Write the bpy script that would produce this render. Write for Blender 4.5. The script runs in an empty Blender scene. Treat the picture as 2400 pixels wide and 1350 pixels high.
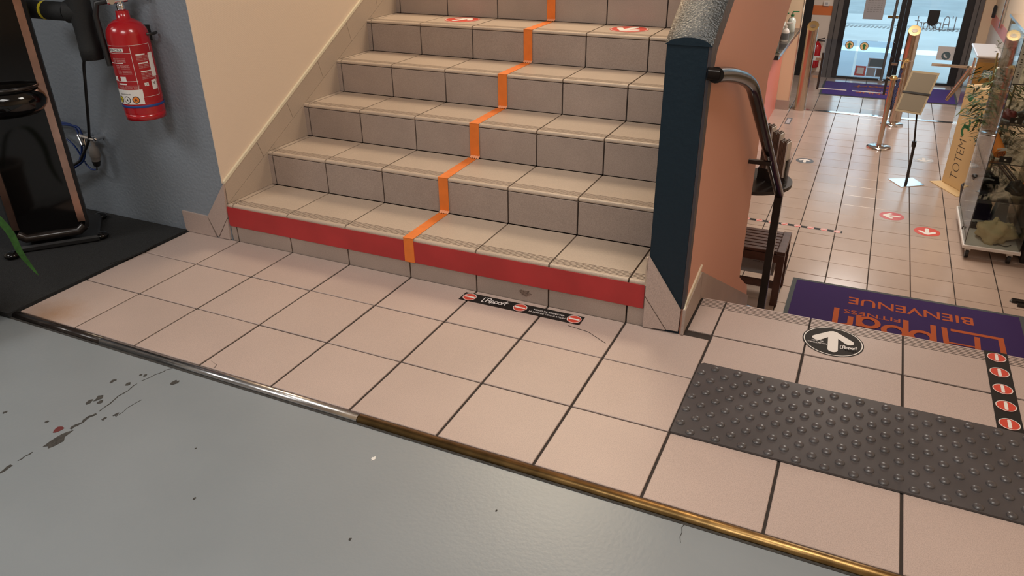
import bpy, math, random
from mathutils import Vector, Matrix, Euler
random.seed(7)
S = bpy.context.scene
COL = S.collection
PI = math.pi

# ------------------------------------------------------------------ camera
cam_d = bpy.data.cameras.new('camera')
cam = bpy.data.objects.new('camera', cam_d)
COL.objects.link(cam)
RX = Vector((0.9070840135, 0.4208046733, -0.0110462353))
DN = Vector((0.1851273009, -0.4223518282, -0.8873256537))
FW = Vector((-0.3780561795, 0.8028339555, -0.4610110248))
CP = Vector((2.4260830350, -2.2832383904, 1.3557326561))
cam.matrix_world = Matrix(((RX.x, -DN.x, -FW.x, CP.x), (RX.y, -DN.y, -FW.y, CP.y),
                           (RX.z, -DN.z, -FW.z, CP.z), (0, 0, 0, 1)))
cam_d.sensor_width = 36.0
cam_d.lens = 1760.68 / 2400 * 36.0
cam_d.clip_start = 0.02
cam_d.clip_end = 200
S.camera = cam

# ------------------------------------------------------------------ world, lamps, exposure
S.view_settings.view_transform = 'Standard'
S.view_settings.look = 'None'
S.view_settings.gamma = 1.0
S.view_settings.use_curve_mapping = False
S.view_settings.exposure = 0.0
w = bpy.data.worlds.new('world')
S.world = w
w.use_nodes = True
wb = w.node_tree.nodes['Background']
wb.inputs[0].default_value = (0.58, 0.85, 1.0, 1)
wb.inputs[1].default_value = 2.3


def area(name, loc, rot, sx, sy, power, col):
    d = bpy.data.lights.new(name, 'AREA')
    d.shape = 'RECTANGLE'; d.size = sx; d.size_y = sy; d.energy = power; d.color = col
    o = bpy.data.objects.new(name, d); COL.objects.link(o)
    o.location = loc; o.rotation_euler = rot
    return o


area('gym_or_added_lamp', (-1.9, -2.6, 2.9), (0, 0, 0), 1.2, 1.2, 44, (1.0, 0.965, 0.93))
area('gym_or_added_lamp', (1.2, -2.9, 2.9), (0, 0, 0), 1.2, 1.2, 44, (1.0, 0.965, 0.93))
area('gym_or_added_lamp', (2.4, -0.6, 2.9), (0, 0, 0), 1.2, 0.6, 40, (1.0, 0.93, 0.84))  # unseen lamp added above the landing to brighten the pink wall
area('stair_lamp', (0.7, 2.2, 2.9), (0, 0, 0), 1.0, 1.0, 50, (1.0, 0.84, 0.62))
area('hall_lamp', (2.6, 4.6, 1.55), (0, 0, 0), 0.6, 1.2, 62, (1.0, 0.87, 0.73))
area('hall_lamp', (2.6, 8.2, 1.55), (0, 0, 0), 0.6, 1.2, 64, (1.0, 0.94, 0.89))

# ------------------------------------------------------------------ materials
MATS = {}


def mat(name, col, rough=0.5, metal=0.0, spec=0.5, bump=0.0, bscale=80.0, var=0.0, vscale=4.0, speck=0.0,
        sscale=500.0, wave=0.0, wscale=150.0, objvar=0.0, alpha=None, emit=0.0, coat=0.0, sheen=0.0):
    m = bpy.data.materials.new(name); m.use_nodes = True
    nt = m.node_tree; N = nt.nodes; L = nt.links
    b = N['Principled BSDF']
    b.inputs['Base Color'].default_value = (*col, 1)
    b.inputs['Roughness'].default_value = rough
    b.inputs['Metallic'].default_value = metal
    b.inputs['Specular IOR Level'].default_value = spec
    b.inputs['Coat Weight'].default_value = coat
    b.inputs['Sheen Weight'].default_value = sheen
    tc = N.new('ShaderNodeTexCoord')
    geo = N.new('ShaderNodeNewGeometry')
    pos = geo.outputs['Position']
    cur = None

    def mixin(src_fac, colour_fn, amount):
        nonlocal cur
        mx = N.new('ShaderNodeMix'); mx.data_type = 'RGBA'; mx.blend_type = 'MULTIPLY'
        mx.inputs['Factor'].default_value = 1.0
        if cur is None: mx.inputs['A'].default_value = (*col, 1)
        else: L.new(cur, mx.inputs['A'])
        mr = N.new('ShaderNodeMapRange')
        mr.inputs['From Min'].default_value = colour_fn[0]; mr.inputs['From Max'].default_value = colour_fn[1]
        mr.inputs['To Min'].default_value = 1 - amount; mr.inputs['To Max'].default_value = 1 + amount * colour_fn[2]
        L.new(src_fac, mr.inputs['Value'])
        L.new(mr.outputs[0], mx.inputs['B'])
        cur = mx.outputs['Result']
    if var:
        n = N.new('ShaderNodeTexNoise'); n.inputs['Scale'].default_value = vscale; n.inputs['Detail'].default_value = 4
        L.new(pos, n.inputs['Vector']); mixin(n.outputs['Fac'], (0.3, 0.7, 1.0), var)
    if speck:
        n = N.new('ShaderNodeTexNoise'); n.inputs['Scale'].default_value = sscale; n.inputs['Detail'].default_value = 2
        L.new(pos, n.inputs['Vector']); mixin(n.outputs['Fac'], (0.3, 0.65, 0.5), speck)
    if objvar:
        oi = N.new('ShaderNodeObjectInfo'); mixin(oi.outputs['Random'], (0, 1, 1.0), objvar)
    if cur is not None:
        L.new(cur, b.inputs['Base Color'])
    h = None
    if bump:
        n = N.new('ShaderNodeTexNoise'); n.inputs['Scale'].default_value = bscale; n.inputs['Detail'].default_value = 5
        L.new(pos, n.inputs['Vector']); h = n.outputs['Fac']
        bp = N.new('ShaderNodeBump'); bp.inputs['Strength'].default_value = bump; bp.inputs['Distance'].default_value = 0.01
        L.new(h, bp.inputs['Height']); L.new(bp.outputs[0], b.inputs['Normal'])
    if wave:
        n = N.new('ShaderNodeTexWave'); n.bands_direction = 'Z'; n.inputs['Scale'].default_value = wscale
        n.inputs['Distortion'].default_value = 2.0; n.inputs['Detail'].default_value = 2.0; n.inputs['Detail Scale'].default_value = 1.5
        L.new(pos, n.inputs['Vector'])
        bp = N.new('ShaderNodeBump'); bp.inputs['Strength'].default_value = wave; bp.inputs['Distance'].default_value = 0.004
        L.new(n.outputs['Fac'], bp.inputs['Height']); L.new(bp.outputs[0], b.inputs['Normal'])
    if emit:
        b.inputs['Emission Color'].default_value = (*col, 1); b.inputs['Emission Strength'].default_value = emit
    MATS[name] = m
    return m


def glass(name, tint, refl=1.0):
    m = bpy.data.materials.new(name); m.use_nodes = True
    nt = m.node_tree; N = nt.nodes; L = nt.links
    N.remove(N['Principled BSDF'])
    out = N['Material Output']
    t = N.new('ShaderNodeBsdfTransparent'); t.inputs[0].default_value = (*tint, 1)
    g = N.new('ShaderNodeBsdfGlossy'); g.inputs['Roughness'].default_value = 0.02
    f = N.new('ShaderNodeFresnel'); f.inputs[0].default_value = 1.45
    mul = N.new('ShaderNodeMath'); mul.operation = 'MULTIPLY'; mul.inputs[1].default_value = refl
    mx = N.new('ShaderNodeMixShader')
    L.new(f.outputs[0], mul.inputs[0]); L.new(mul.outputs[0], mx.inputs[0])
    L.new(t.outputs[0], mx.inputs[1]); L.new(g.outputs[0], mx.inputs[2]); L.new(mx.outputs[0], out.inputs[0])
    MATS[name] = m
    return m


mat('tile', (0.485, 0.378, 0.332), 0.42, spec=0.4, var=0.05, vscale=2.5, speck=0.18, sscale=420, objvar=0.035)
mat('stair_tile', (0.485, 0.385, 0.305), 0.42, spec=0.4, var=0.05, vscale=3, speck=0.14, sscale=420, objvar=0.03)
mat('riser_tile', (0.385, 0.305, 0.262), 0.45, spec=0.4, var=0.08, vscale=5, speck=0.2, sscale=420, objvar=0.04)  # stair tile darkened, shade of upright faces put into its colour
mat('hall_tile', (0.47, 0.365, 0.305), 0.2, spec=0.55, var=0.05, vscale=3, speck=0.06, sscale=300, objvar=0.05)
mat('grout', (0.035, 0.025, 0.02), 0.9)
mat('groove', (0.13, 0.085, 0.062), 0.9)
mat('mark', (0.17, 0.12, 0.095), 0.8, var=0.5, vscale=150)
mat('grey_paint', (0.236, 0.262, 0.280), 0.33, spec=0.5, var=0.07, vscale=1.6, bump=0.05, bscale=90)
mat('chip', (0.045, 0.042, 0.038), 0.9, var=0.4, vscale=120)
mat('chip_red', (0.12, 0.02, 0.02), 0.8)
mat('brass', (0.33, 0.205, 0.08), 0.36, metal=1.0, var=0.4, vscale=14)
mat('steel_strip', (0.55, 0.56, 0.58), 0.25, metal=1.0, var=0.25, vscale=10)
mat('blue_wall', (0.235, 0.272, 0.315), 0.55, bump=0.30, bscale=70)
mat('cream_wall', (0.78, 0.625, 0.49), 0.75, wave=0.22, wscale=150)
mat('cream', (0.70, 0.53, 0.36), 0.7)
mat('white_wall', (0.70, 0.62, 0.54), 0.7)
mat('caulk', (0.74, 0.66, 0.50), 0.6)
mat('pink_wall', (0.68, 0.345, 0.25), 0.6, bump=0.06, bscale=120)
mat('pink_panel', (0.70, 0.22, 0.17), 0.4)
mat('navy', (0.009, 0.021, 0.033), 0.5, spec=0.25, bump=0.14, bscale=60)
mat('navy_gloss', (0.012, 0.022, 0.028), 0.22, spec=0.8, bump=0.5, bscale=150, coat=0.6)
mat('border', (0.055, 0.045, 0.05), 0.5, bump=0.2, bscale=60)
mat('ceiling', (0.75, 0.72, 0.68), 0.8)
mat('black_metal', (0.010, 0.009, 0.009), 0.3, spec=0.6)
mat('bronze_metal', (0.020, 0.015, 0.013), 0.24, metal=0.1, spec=0.6)
mat('rail_black', (0.013, 0.010, 0.009), 0.16, spec=0.10)
mat('black_plastic', (0.012, 0.012, 0.013), 0.45)
mat('foam', (0.009, 0.010, 0.011), 0.75, bump=0.15, bscale=200)
mat('black_gloss', (0.004, 0.0035, 0.0035), 0.08, spec=0.5)
mat('copper_chrome', (0.62, 0.38, 0.30), 0.22, metal=1.0, var=0.25, vscale=9)
mat('chrome', (0.75, 0.76, 0.78), 0.12, metal=1.0)
mat('steel', (0.60, 0.50, 0.40), 0.22, metal=1.0)
mat('gold_steel', (0.72, 0.52, 0.24), 0.25, metal=1.0)
mat('rubber_mat', (0.016, 0.017, 0.018), 0.95, speck=0.5, sscale=260, bump=0.6, bscale=220)
mat('red_band', (0.43, 0.030, 0.032), 0.42, var=0.12, vscale=6)
mat('orange_tape', (0.80, 0.20, 0.028), 0.45, var=0.06, vscale=30)
mat('orange_fold', (0.88, 0.38, 0.20), 0.5)
mat('sticker_black', (0.014, 0.012, 0.011), 0.6, spec=0.25)
mat('sticker_red', (0.62, 0.065, 0.038), 0.4)
mat('sticker_white', (0.80, 0.76, 0.71), 0.5)
mat('sticker_grey', (0.12, 0.13, 0.14), 0.4)
mat('sticker_faded', (0.50, 0.47, 0.45), 0.3)
mat('sticker_pinkred', (0.60, 0.12, 0.11), 0.35)
mat('tactile', (0.074, 0.068, 0.070), 0.32, spec=0.55, var=0.15, vscale=7)
mat('purple_mat', (0.030, 0.009, 0.090), 0.95, bump=0.3, bscale=400)
mat('purple_daylit', (0.060, 0.022, 0.200), 0.95, bump=0.3, bscale=400)  # mat purple made brighter: daylight from the doors is in the colour
mat('mat_edge', (0.06, 0.07, 0.075), 0.8)
mat('mat_orange', (0.42, 0.085, 0.022), 0.95)
mat('ext_red', (0.42, 0.008, 0.014), 0.22, coat=0.4)
mat('ext_band', (0.02, 0.06, 0.25), 0.5)
mat('label_red', (0.36, 0.012, 0.016), 0.35)
mat('paper', (0.75, 0.73, 0.70), 0.6)
mat('paper_grey', (0.42, 0.41, 0.42), 0.6)
mat('yellow', (0.75, 0.62, 0.03), 0.5)
mat('orange_print', (0.75, 0.22, 0.03), 0.5)
mat('green_print', (0.01, 0.14, 0.05), 0.5)
mat('text_dark', (0.05, 0.045, 0.04), 0.5)
mat('text_white', (0.78, 0.74, 0.72), 0.5)
mat('text_pale', (0.62, 0.42, 0.40), 0.5)
mat('blue_hose', (0.01, 0.04, 0.20), 0.3)
mat('grey_plastic', (0.22, 0.21, 0.20), 0.5)
mat('leaf', (0.035, 0.12, 0.018), 0.4, var=0.3, vscale=60)
mat('bamboo_leaf', (0.045, 0.070, 0.014), 0.5, var=0.7, vscale=30)
mat('bamboo_stem', (0.16, 0.11, 0.035), 0.5)
mat('pot', (0.16, 0.13, 0.11), 0.6)
mat('soil', (0.02, 0.015, 0.01), 0.9)
mat('dark_wood', (0.075, 0.032, 0.022), 0.35, var=0.3, vscale=18)
mat('table_black', (0.030, 0.025, 0.024), 0.35)
mat('brochure', (0.13, 0.085, 0.065), 0.5)
mat('card_grey', (0.33, 0.34, 0.36), 0.5)
mat('cardboard', (0.66, 0.47, 0.24), 0.6)
mat('counter_top', (0.045, 0.04, 0.038), 0.12)
mat('white_paint', (0.74, 0.70, 0.66), 0.4)
mat('dark_frame', (0.012, 0.013, 0.015), 0.4)
mat('grey_frame', (0.115, 0.105, 0.10), 0.5)
mat('orange_paint', (0.62, 0.17, 0.045), 0.6)
mat('bag_cloth', (0.62, 0.50, 0.30), 0.85, bump=0.3, bscale=30)
mat('leather', (0.010, 0.009, 0.009), 0.4, var=0.3, vscale=30)
mat('dark_red', (0.13, 0.012, 0.012), 0.5)
mat('orange_cloth', (0.75, 0.22, 0.02), 0.8)
mat('navy_rope', (0.012, 0.014, 0.05), 0.8)
mat('pavement', (0.40, 0.41, 0.41), 0.8, var=0.08, vscale=1.2)
mat('road', (0.26, 0.28, 0.29), 0.85, var=0.1, vscale=1.5)
mat('road_white', (0.85, 0.85, 0.85), 0.7)
mat('gel_clear', (0.55, 0.58, 0.52), 0.1)
mat('lid_metal', (0.70, 0.72, 0.76), 0.42, metal=0.55)
mat('board_back', (0.20, 0.165, 0.115), 0.6)
mat('board_frame', (0.36, 0.28, 0.17), 0.5)
mat('sage', (0.10, 0.16, 0.18), 0.5)
glass('clear_glass', (0.96, 0.97, 0.98))
glass('tint_glass', (0.86, 0.92, 0.98), 0.9)
glass('cabinet_glass', (0.92, 0.94, 0.92), 0.75)
glass('acrylic', (0.92, 0.92, 0.93), 1.3)


# one landing tile carries a rusty stain near the metal strip
ms = MATS['tile'].copy(); ms.name = 'tile_stained'; MATS['tile_stained'] = ms
nt = ms.node_tree; bs = nt.nodes['Principled BSDF']; lk_ = bs.inputs['Base Color'].links[0].from_socket
g_ = nt.nodes.new('ShaderNodeNewGeometry'); d_ = nt.nodes.new('ShaderNodeVectorMath'); d_.operation = 'DISTANCE'
d_.inputs[1].default_value = (-0.16, -0.80, 0.0); nt.links.new(g_.outputs['Position'], d_.inputs[0])
no_ = nt.nodes.new('ShaderNodeTexNoise'); no_.inputs['Scale'].default_value = 25; nt.links.new(g_.outputs['Position'], no_.inputs['Vector'])
ad_ = nt.nodes.new('ShaderNodeMath'); ad_.operation = 'MULTIPLY_ADD'; ad_.inputs[1].default_value = 0.10
nt.links.new(no_.outputs['Fac'], ad_.inputs[0]); nt.links.new(d_.outputs['Value'], ad_.inputs[2])
mr_ = nt.nodes.new('ShaderNodeMapRange'); mr_.inputs['From Min'].default_value = 0.05; mr_.inputs['From Max'].default_value = 0.19
mr_.inputs['To Min'].default_value = 0.65; mr_.inputs['To Max'].default_value = 0.0; nt.links.new(ad_.outputs[0], mr_.inputs['Value'])
mx_ = nt.nodes.new('ShaderNodeMix'); mx_.data_type = 'RGBA'; mx_.inputs['B'].default_value = (0.36, 0.20, 0.10, 1)
nt.links.new(mr_.outputs[0], mx_.inputs['Factor']); nt.links.new(lk_, mx_.inputs['A']); nt.links.new(mx_.outputs['Result'], bs.inputs['Base Color'])


# ------------------------------------------------------------------ mesh helpers
class MB:
    def __init__(s): s.v = []; s.f = []; s.sm = []

    def add(s, vs, fs, smooth=False):
        o = len(s.v); s.v += [tuple(p) for p in vs]
        for f in fs: s.f.append(tuple(i + o for i in f)); s.sm.append(smooth)
        return s

    def box(s, x0, x1, y0, y1, z0, z1, ch=0.0):
        if ch <= 0:
            vs = [(x0, y0, z0), (x1, y0, z0), (x1, y1, z0), (x0, y1, z0), (x0, y0, z1), (x1, y0, z1), (x1, y1, z1), (x0, y1, z1)]
            return s.add(vs, [(3, 2, 1, 0), (4, 5, 6, 7), (0, 1, 5, 4), (1, 2, 6, 5), (2, 3, 7, 6), (3, 0, 4, 7)])
        vs = []
        for z, i in ((z0, 0), (z0 + ch, 0), (z1 - ch, 0), (z1, 0)):
            e = ch if z in (z0, z1) else 0
            vs += [(x0 + e, y0 + e, z), (x1 - e, y0 + e, z), (x1 - e, y1 - e, z), (x0 + e, y1 - e, z)]
        fs = [(3, 2, 1, 0), (12, 13, 14, 15)]
        for r in range(3):
            for i in range(4):
                j = (i + 1) % 4
                fs.append((r * 4 + i, r * 4 + j, r * 4 + 4 + j, r * 4 + 4 + i))
        return s.add(vs, fs)

    def prism(s, poly, d0, d1, axis='x'):
        """extrude polygon (a,b) along an axis; x: (a,b)=(y,z); y: (x,z); z: (x,y)"""
        n = len(poly)
        def P(a, b, d):
            return (d, a, b) if axis == 'x' else ((a, d, b) if axis == 'y' else (a, b, d))
        vs = [P(a, b, d0) for a, b in poly] + [P(a, b, d1) for a, b in poly]
        fs = [tuple(range(n))[::-1], tuple(range(n, 2 * n))]
        for i in range(n):
            j = (i + 1) % n
            fs.append((i, j, n + j, n + i))
        return s.add(vs, fs)

    def tube(s, pts, r, n=10, cap=True, smooth=True):
        pts = [Vector(p) for p in pts]
        rs = r if isinstance(r, (list, tuple)) else [r] * len(pts)
        rings = []
        t0 = (pts[1] - pts[0]).normalized()
        up = Vector((0, 0, 1)) if abs(t0.z) < 0.9 else Vector((1, 0, 0))
        a = t0.cross(up).normalized()
        for i, p in enumerate(pts):
            if i == 0: t = pts[1] - pts[0]
            elif i == len(pts) - 1: t = pts[-1] - pts[-2]
            else: t = (pts[i + 1] - p).normalized() + (p - pts[i - 1]).normalized()
            t = t.normalized()
            a = (a - t * a.dot(t)).normalized(); b = t.cross(a)
            rings.append([p + (a * math.cos(2 * PI * k / n) + b * math.sin(2 * PI * k / n)) * rs[i] for k in range(n)])
        vs = [q for ring in rings for q in ring]
        fs = []
        for i in range(len(pts) - 1):
            for k in range(n):
                l = (k + 1) % n
                fs.append((i * n + k, i * n + l, i * n + n + l, i * n + n + k))
        s.add(vs, fs, smooth)
        if cap:
            o = len(pts) - 1
            s.add(rings[0], [tuple(range(n))[::-1]]); s.add(rings[-1], [tuple(range(n))])
        return s

    def lathe(s, prof, n=20, c=(0, 0), smooth=True, closed=True):
        vs = []; fs = []
        for r, z in prof:
            for k in range(n):
                vs.append((c[0] + r * math.cos(2 * PI * k / n), c[1] + r * math.sin(2 * PI * k / n), z))
        for i in range(len(prof) - 1):
            for k in range(n):
                l = (k + 1) % n
                fs.append((i * n + k, i * n + l, i * n + n + l, i * n + n + k))
        s.add(vs, fs, smooth)
        if closed:
            s.add(vs[:n], [tuple(range(n))[::-1]]); s.add(vs[-n:], [tuple(range(n))])
        return s

    def disc(s, c, r, z0, z1, n=32, ry=None):
        ry = ry or r
        return s.prism([(c[0] + r * math.cos(2 * PI * k / n), c[1] + ry * math.sin(2 * PI * k / n)) for k in range(n)], z0, z1, 'z')

    def ring(s, c, r0, r1, z, n=40):
        vs = []; fs = []
        for k in range(n):
            a = 2 * PI * k / n
            vs += [(c[0] + r0 * math.cos(a), c[1] + r0 * math.sin(a), z), (c[0] + r1 * math.cos(a), c[1] + r1 * math.sin(a), z)]
        for k in range(n):
            l = (k + 1) % n
            fs.append((2 * k, 2 * k + 1, 2 * l + 1, 2 * l))
        return s.add(vs, fs)

    def capsule(s, a, b, r, z, n=8):
        a = Vector(a); b = Vector(b); d = (b - a).normalized(); an = math.atan2(d.y, d.x)
        vs = []
        for k in range(n + 1):
            t = an - PI / 2 + PI * k / n; vs.append((b.x + r * math.cos(t), b.y + r * math.sin(t), z))
        for k in range(n + 1):
            t = an + PI / 2 + PI * k / n; vs.append((a.x + r * math.cos(t), a.y + r * math.sin(t), z))
        return s.add(vs, [tuple(range(len(vs)))])

    def ribbon(s, pts, wd, z):
        """flat mitred strip along a polyline (closed when the ends meet)"""
        P = [Vector(p) for p in pts]
        closed = (P[0] - P[-1]).length < 1e-5
        if closed: P = P[:-1]
        n = len(P); L_, R_ = [], []
        for i in range(n):
            if closed or 0 < i < n - 1:
                d0 = (P[i] - P[i - 1]).normalized(); d1 = (P[(i + 1) % n] - P[i]).normalized()
            elif i == 0: d0 = d1 = (P[1] - P[0]).normalized()
            else: d0 = d1 = (P[-1] - P[-2]).normalized()
            t = (d0 + d1); t = t.normalized() if t.length > 1e-6 else d0
            nr = Vector((-t.y, t.x)); c = max(0.45, nr.dot(Vector((-d0.y, d0.x))))
            q = nr * (wd / 2 / c); L_.append(P[i] + q); R_.append(P[i] - q)
        vs = [(p.x, p.y, z) for p in L_] + [(p.x, p.y, z) for p in R_]
        m = n if closed else n - 1
        return s.add(vs, [(i, n + i, n + (i + 1) % n, (i + 1) % n) for i in range(m)])

    def poly(s, pts, z):
        return s.add([(p[0], p[1], z) for p in pts], [tuple(range(len(pts)))])

    def ellipsoid(s, c, r, n=16, m=10, z0=-1.0, z1=1.0):
        vs = []; fs = []
        for i in range(m + 1):
            ph = -PI / 2 + PI * i / m
            zz = max(z0, min(z1, math.sin(ph)))
            for k in range(n):
                a = 2 * PI * k / n
                vs.append((c[0] + r[0] * math.cos(ph) * math.cos(a), c[1] + r[1] * math.cos(ph) * math.sin(a), c[2] + r[2] * zz))
        for i in range(m):
            for k in range(n):
                l = (k + 1) % n
                fs.append((i * n + k, i * n + l, i * n + n + l, i * n + n + k))
        return s.add(vs, fs, True)

    def mesh(s, name):
        me = bpy.data.meshes.new(name); me.from_pydata(s.v, [], s.f); me.update()
        me.polygons.foreach_set('use_smooth', s.sm)
        return me


def link(name, me, m=None, parent=None, loc=None, rot=None):
    if m is not None and not me.materials: me.materials.append(MATS[m])
    o = bpy.data.objects.new(name, me); COL.objects.link(o)
    if parent is not None: o.parent = parent
    if loc is not None: o.location = loc
    if rot is not None: o.rotation_euler = rot
    return o


def obj(name, mb, m, parent=None, loc=None, rot=None, label=None):
    o = link(name, mb.mesh(name), m, parent, loc, rot)
    if label: o['label'] = label
    return o


def tag(o, label, cat, group=None, kind=None):
    o['label'] = label; o['category'] = cat
    if group: o['group'] = group
    if kind: o['kind'] = kind
    return o


def thing(name, label, cat, loc=(0, 0, 0), rot=(0, 0, 0), group=None, kind=None):
    o = bpy.data.objects.new(name, None); COL.objects.link(o)
    o.empty_display_size = 0.1
    o.location = loc; o.rotation_euler = rot
    return tag(o, label, cat, group, kind)


def struct(name, mb, m, label, cat):
    return tag(obj(name, mb, m), label, cat, kind='structure')


_tc = {}


def textgeo(body, bold=0.0, res=2):
    key = (body, bold, res)
    if key not in _tc:
        cu = bpy.data.curves.new('txt', 'FONT'); cu.body = body; cu.offset = bold; cu.resolution_u = res
        o = bpy.data.objects.new('txt', cu); COL.objects.link(o)
        dg = bpy.context.evaluated_depsgraph_get()
        me = bpy.data.meshes.new_from_object(o.evaluated_get(dg))
        vs = [(v.co.x, v.co.y) for v in me.vertices]; fs = [tuple(p.vertices) for p in me.polygons]
        bpy.data.objects.remove(o); bpy.data.curves.remove(cu); bpy.data.meshes.remove(me)
        x0 = min(v[0] for v in vs); x1 = max(v[0] for v in vs); y0 = min(v[1] for v in vs); y1 = max(v[1] for v in vs)
        _tc[key] = ([((a - x0) / (x1 - x0), (b - y0) / (y1 - y0)) for a, b in vs], fs)
    return _tc[key]


def text(mb, body, x, y, wd, h, z, bold=0.0, fn=None):
    """flat text filling the box (x,y)-(x+wd,y+h) at height z (local)"""
    vs, fs = textgeo(body, bold)
    if fn is None: mb.add([(x + a * wd, y + b * h, z) for a, b in vs], fs)
    else: mb.add([fn(x + a * wd, y + b * h, z) for a, b in vs], fs)
    return mb


def arc(cx, cy, r, a0, a1, n=8, ry=None):
    ry = ry or r
    return [(cx + r * math.cos(math.radians(a0 + (a1 - a0) * k / n)), cy + ry * math.sin(math.radians(a0 + (a1 - a0) * k / n))) for k in range(n + 1)]


LOGO = [[(0.0, 1.0), (-0.02, 0.0), (0.38, 0.0)], [(0.30, 1.02), (0.27, 0.84)],
        [(0.52, 0.0), (0.56, 0.55)] + arc(0.80, 0.66, 0.25, 165, 15, 8, 0.32) + [(1.04, 0.0)], [(0.55, 0.42), (1.04, 0.42)],
        [(1.30, 0.55), (1.26, -0.12)], arc(1.50, 0.28, 0.22, 0, 360, 12, 0.25),
        [(1.90, 0.55), (1.86, -0.12)], arc(2.10, 0.28, 0.22, 0, 360, 12, 0.25),
        arc(2.66, 0.26, 0.22, 0, 360, 12, 0.25), [(2.88, 0.5), (2.88, 0.0)],
        [(3.08, 0.52), (3.06, 0.0)], arc(3.22, 0.34, 0.16, 170, 60, 5),
        [(3.52, 0.95), (3.48, 0.0)], [(3.32, 0.60), (3.78, 0.60)]]


def logo(mb, x, y, h, z, wd, sx=1.0):
    for i, st in enumerate(LOGO):
        mb.ribbon([(x + a * h * sx, y + b * h) for a, b in st], wd, z + 0.00035 * i)
    return mb


def xf(mb, M):
    mb.v = [tuple(M @ Vector(p)) for p in mb.v]
    return mb


# ------------------------------------------------------------------ dimensions
RISE, RUN, H1 = 0.1551, 0.2919, 0.1723
ZL = -1.31                                   # hall floor
XW0, XW1 = 1.868, 2.0                        # parapet wall
ROWS = [0.0, -0.2577, -0.5488, -0.8359]
def zt(n): return 0.0 if n == 0 else H1 + RISE * (n - 1)
def yr(n): return RUN * (n - 1)              # riser face of step n

# ------------------------------------------------------------------ floors
gp = MB().prism([(-4.2, -6.0), (4.0, -6.0), (4.0, -0.862), (-0.312, -0.862), (-0.312, 0.02), (-4.2, 0.02)], -0.25, -0.012, 'z')
floor_gym = struct('floor', gp, 'grey_paint', 'grey painted gym floor with chipped cracks in front of the tiled landing', 'floor')


def chip(pts, m='chip'):
    c = MB().prism([(x, y) for x, y in pts], -0.0119, -0.0112, 'z')
    return obj('paint_chip', c, m, floor_gym)


def blob(cx, cy, rx, ry, rot=0.0, n=11, jit=0.35):
    out = []
    for k in range(n):
        a = 2 * PI * k / n; q = 1 + random.uniform(-jit, jit)
        x, y = rx * q * math.cos(a), ry * q * math.sin(a)
        out.append((cx + x * math.cos(rot) - y * math.sin(rot), cy + x * math.sin(rot) + y * math.cos(rot)))
    return out


def crackline(pts, wd):
    L_, R_ = [], []
    for i in range(len(pts) - 1):
        for k in range(5):
            t = k / 5
            x = pts[i][0] + (pts[i + 1][0] - pts[i][0]) * t; y = pts[i][1] + (pts[i + 1][1] - pts[i][1]) * t
            j = random.uniform(-1, 1) * 0.004; ww = wd * random.uniform(0.4, 1.2)
            L_.append((x + j - ww / 2, y)); R_.append((x + j + ww / 2, y))
    return L_ + R_[::-1]


chip(crackline([(0.490, -1.452), (0.494, -1.40)], 0.014)); chip(crackline([(0.492, -1.392), (0.490, -1.34)], 0.004))
chip(blob(0.506, -1.283, 0.017, 0.042, 0.1)); chip(blob(0.466, -1.249, 0.012, 0.018), 'chip_red')
chip(crackline([(0.495, -1.234), (0.498, -1.19), (0.499, -1.142)], 0.011)); chip(crackline([(0.498, -1.14), (0.488, -1.04), (0.487, -0.974)], 0.0035))
chip(crackline([(0.489, -0.97), (0.505, -0.90), (0.523, -0.862)], 0.0025)); chip(crackline([(0.57, -1.14), (0.565, -1.02)], 0.002))
for (x, y, r) in [(0.592, -0.933, 0.012), (0.459, -1.0, 0.011), (0.40, -1.007, 0.009), (0.44, -1.09, 0.014), (0.43, -1.12, 0.010),
                  (0.462, -1.105, 0.008), (0.47, -0.94, 0.006), (0.455, -0.945, 0.005), (0.545, -1.16, 0.006), (0.56, -1.13, 0.007),
                  (0.24, -1.26, 0.006), (0.40, -1.24, 0.006), (1.78, -1.02, 0.003), (1.5, -1.25, 0.004), (1.05, -1.3, 0.004),
                  (1.85, -1.22, 0.004), (0.9, -1.15, 0.003)]:
    chip(blob(x, y, r * 0.8, r * 1.2))
chip(blob(1.384, -0.98, 0.005, 0.008), 'paper')
chip(crackline([(2.218, -0.868), (2.226, -0.95)], 0.002))

lb = MB().prism([(-0.30, -0.85), (3.9, -0.85), (3.9, 0.300), (2.0, 0.300), (2.0, 0.06), (-0.30, 0.06)], -0.25, -0.004, 'z')
floor_landing = struct('floor', lb, 'grout', 'beige tiled landing between the grey gym floor and the stairs', 'floor')

_tm = {}


def tile_mesh(wd, h, th=0.010, ch=0.0016):
    k = (round(wd, 4), round(h, 4), th)
    if k not in _tm:
        a, b = wd / 2, h / 2
        vs = [(-a, -b, -th), (a, -b, -th), (a, b, -th), (-a, b, -th), (-a, -b, -ch), (a, -b, -ch), (a, b, -ch), (-a, b, -ch),
              (-a + ch, -b + ch, 0), (a - ch, -b + ch, 0), (a - ch, b - ch, 0), (-a + ch, b - ch, 0)]
        fs = [(8, 9, 10, 11)]
        for r in (0, 4):
            for i in range(4):
                j = (i + 1) % 4
                fs.append((r + i, r + j, r + 4 + j, r + 4 + i))
        _tm[k] = MB().add(vs, fs).mesh('tile')
    return _tm[k]


G = 0.0064   # joint width


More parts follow.
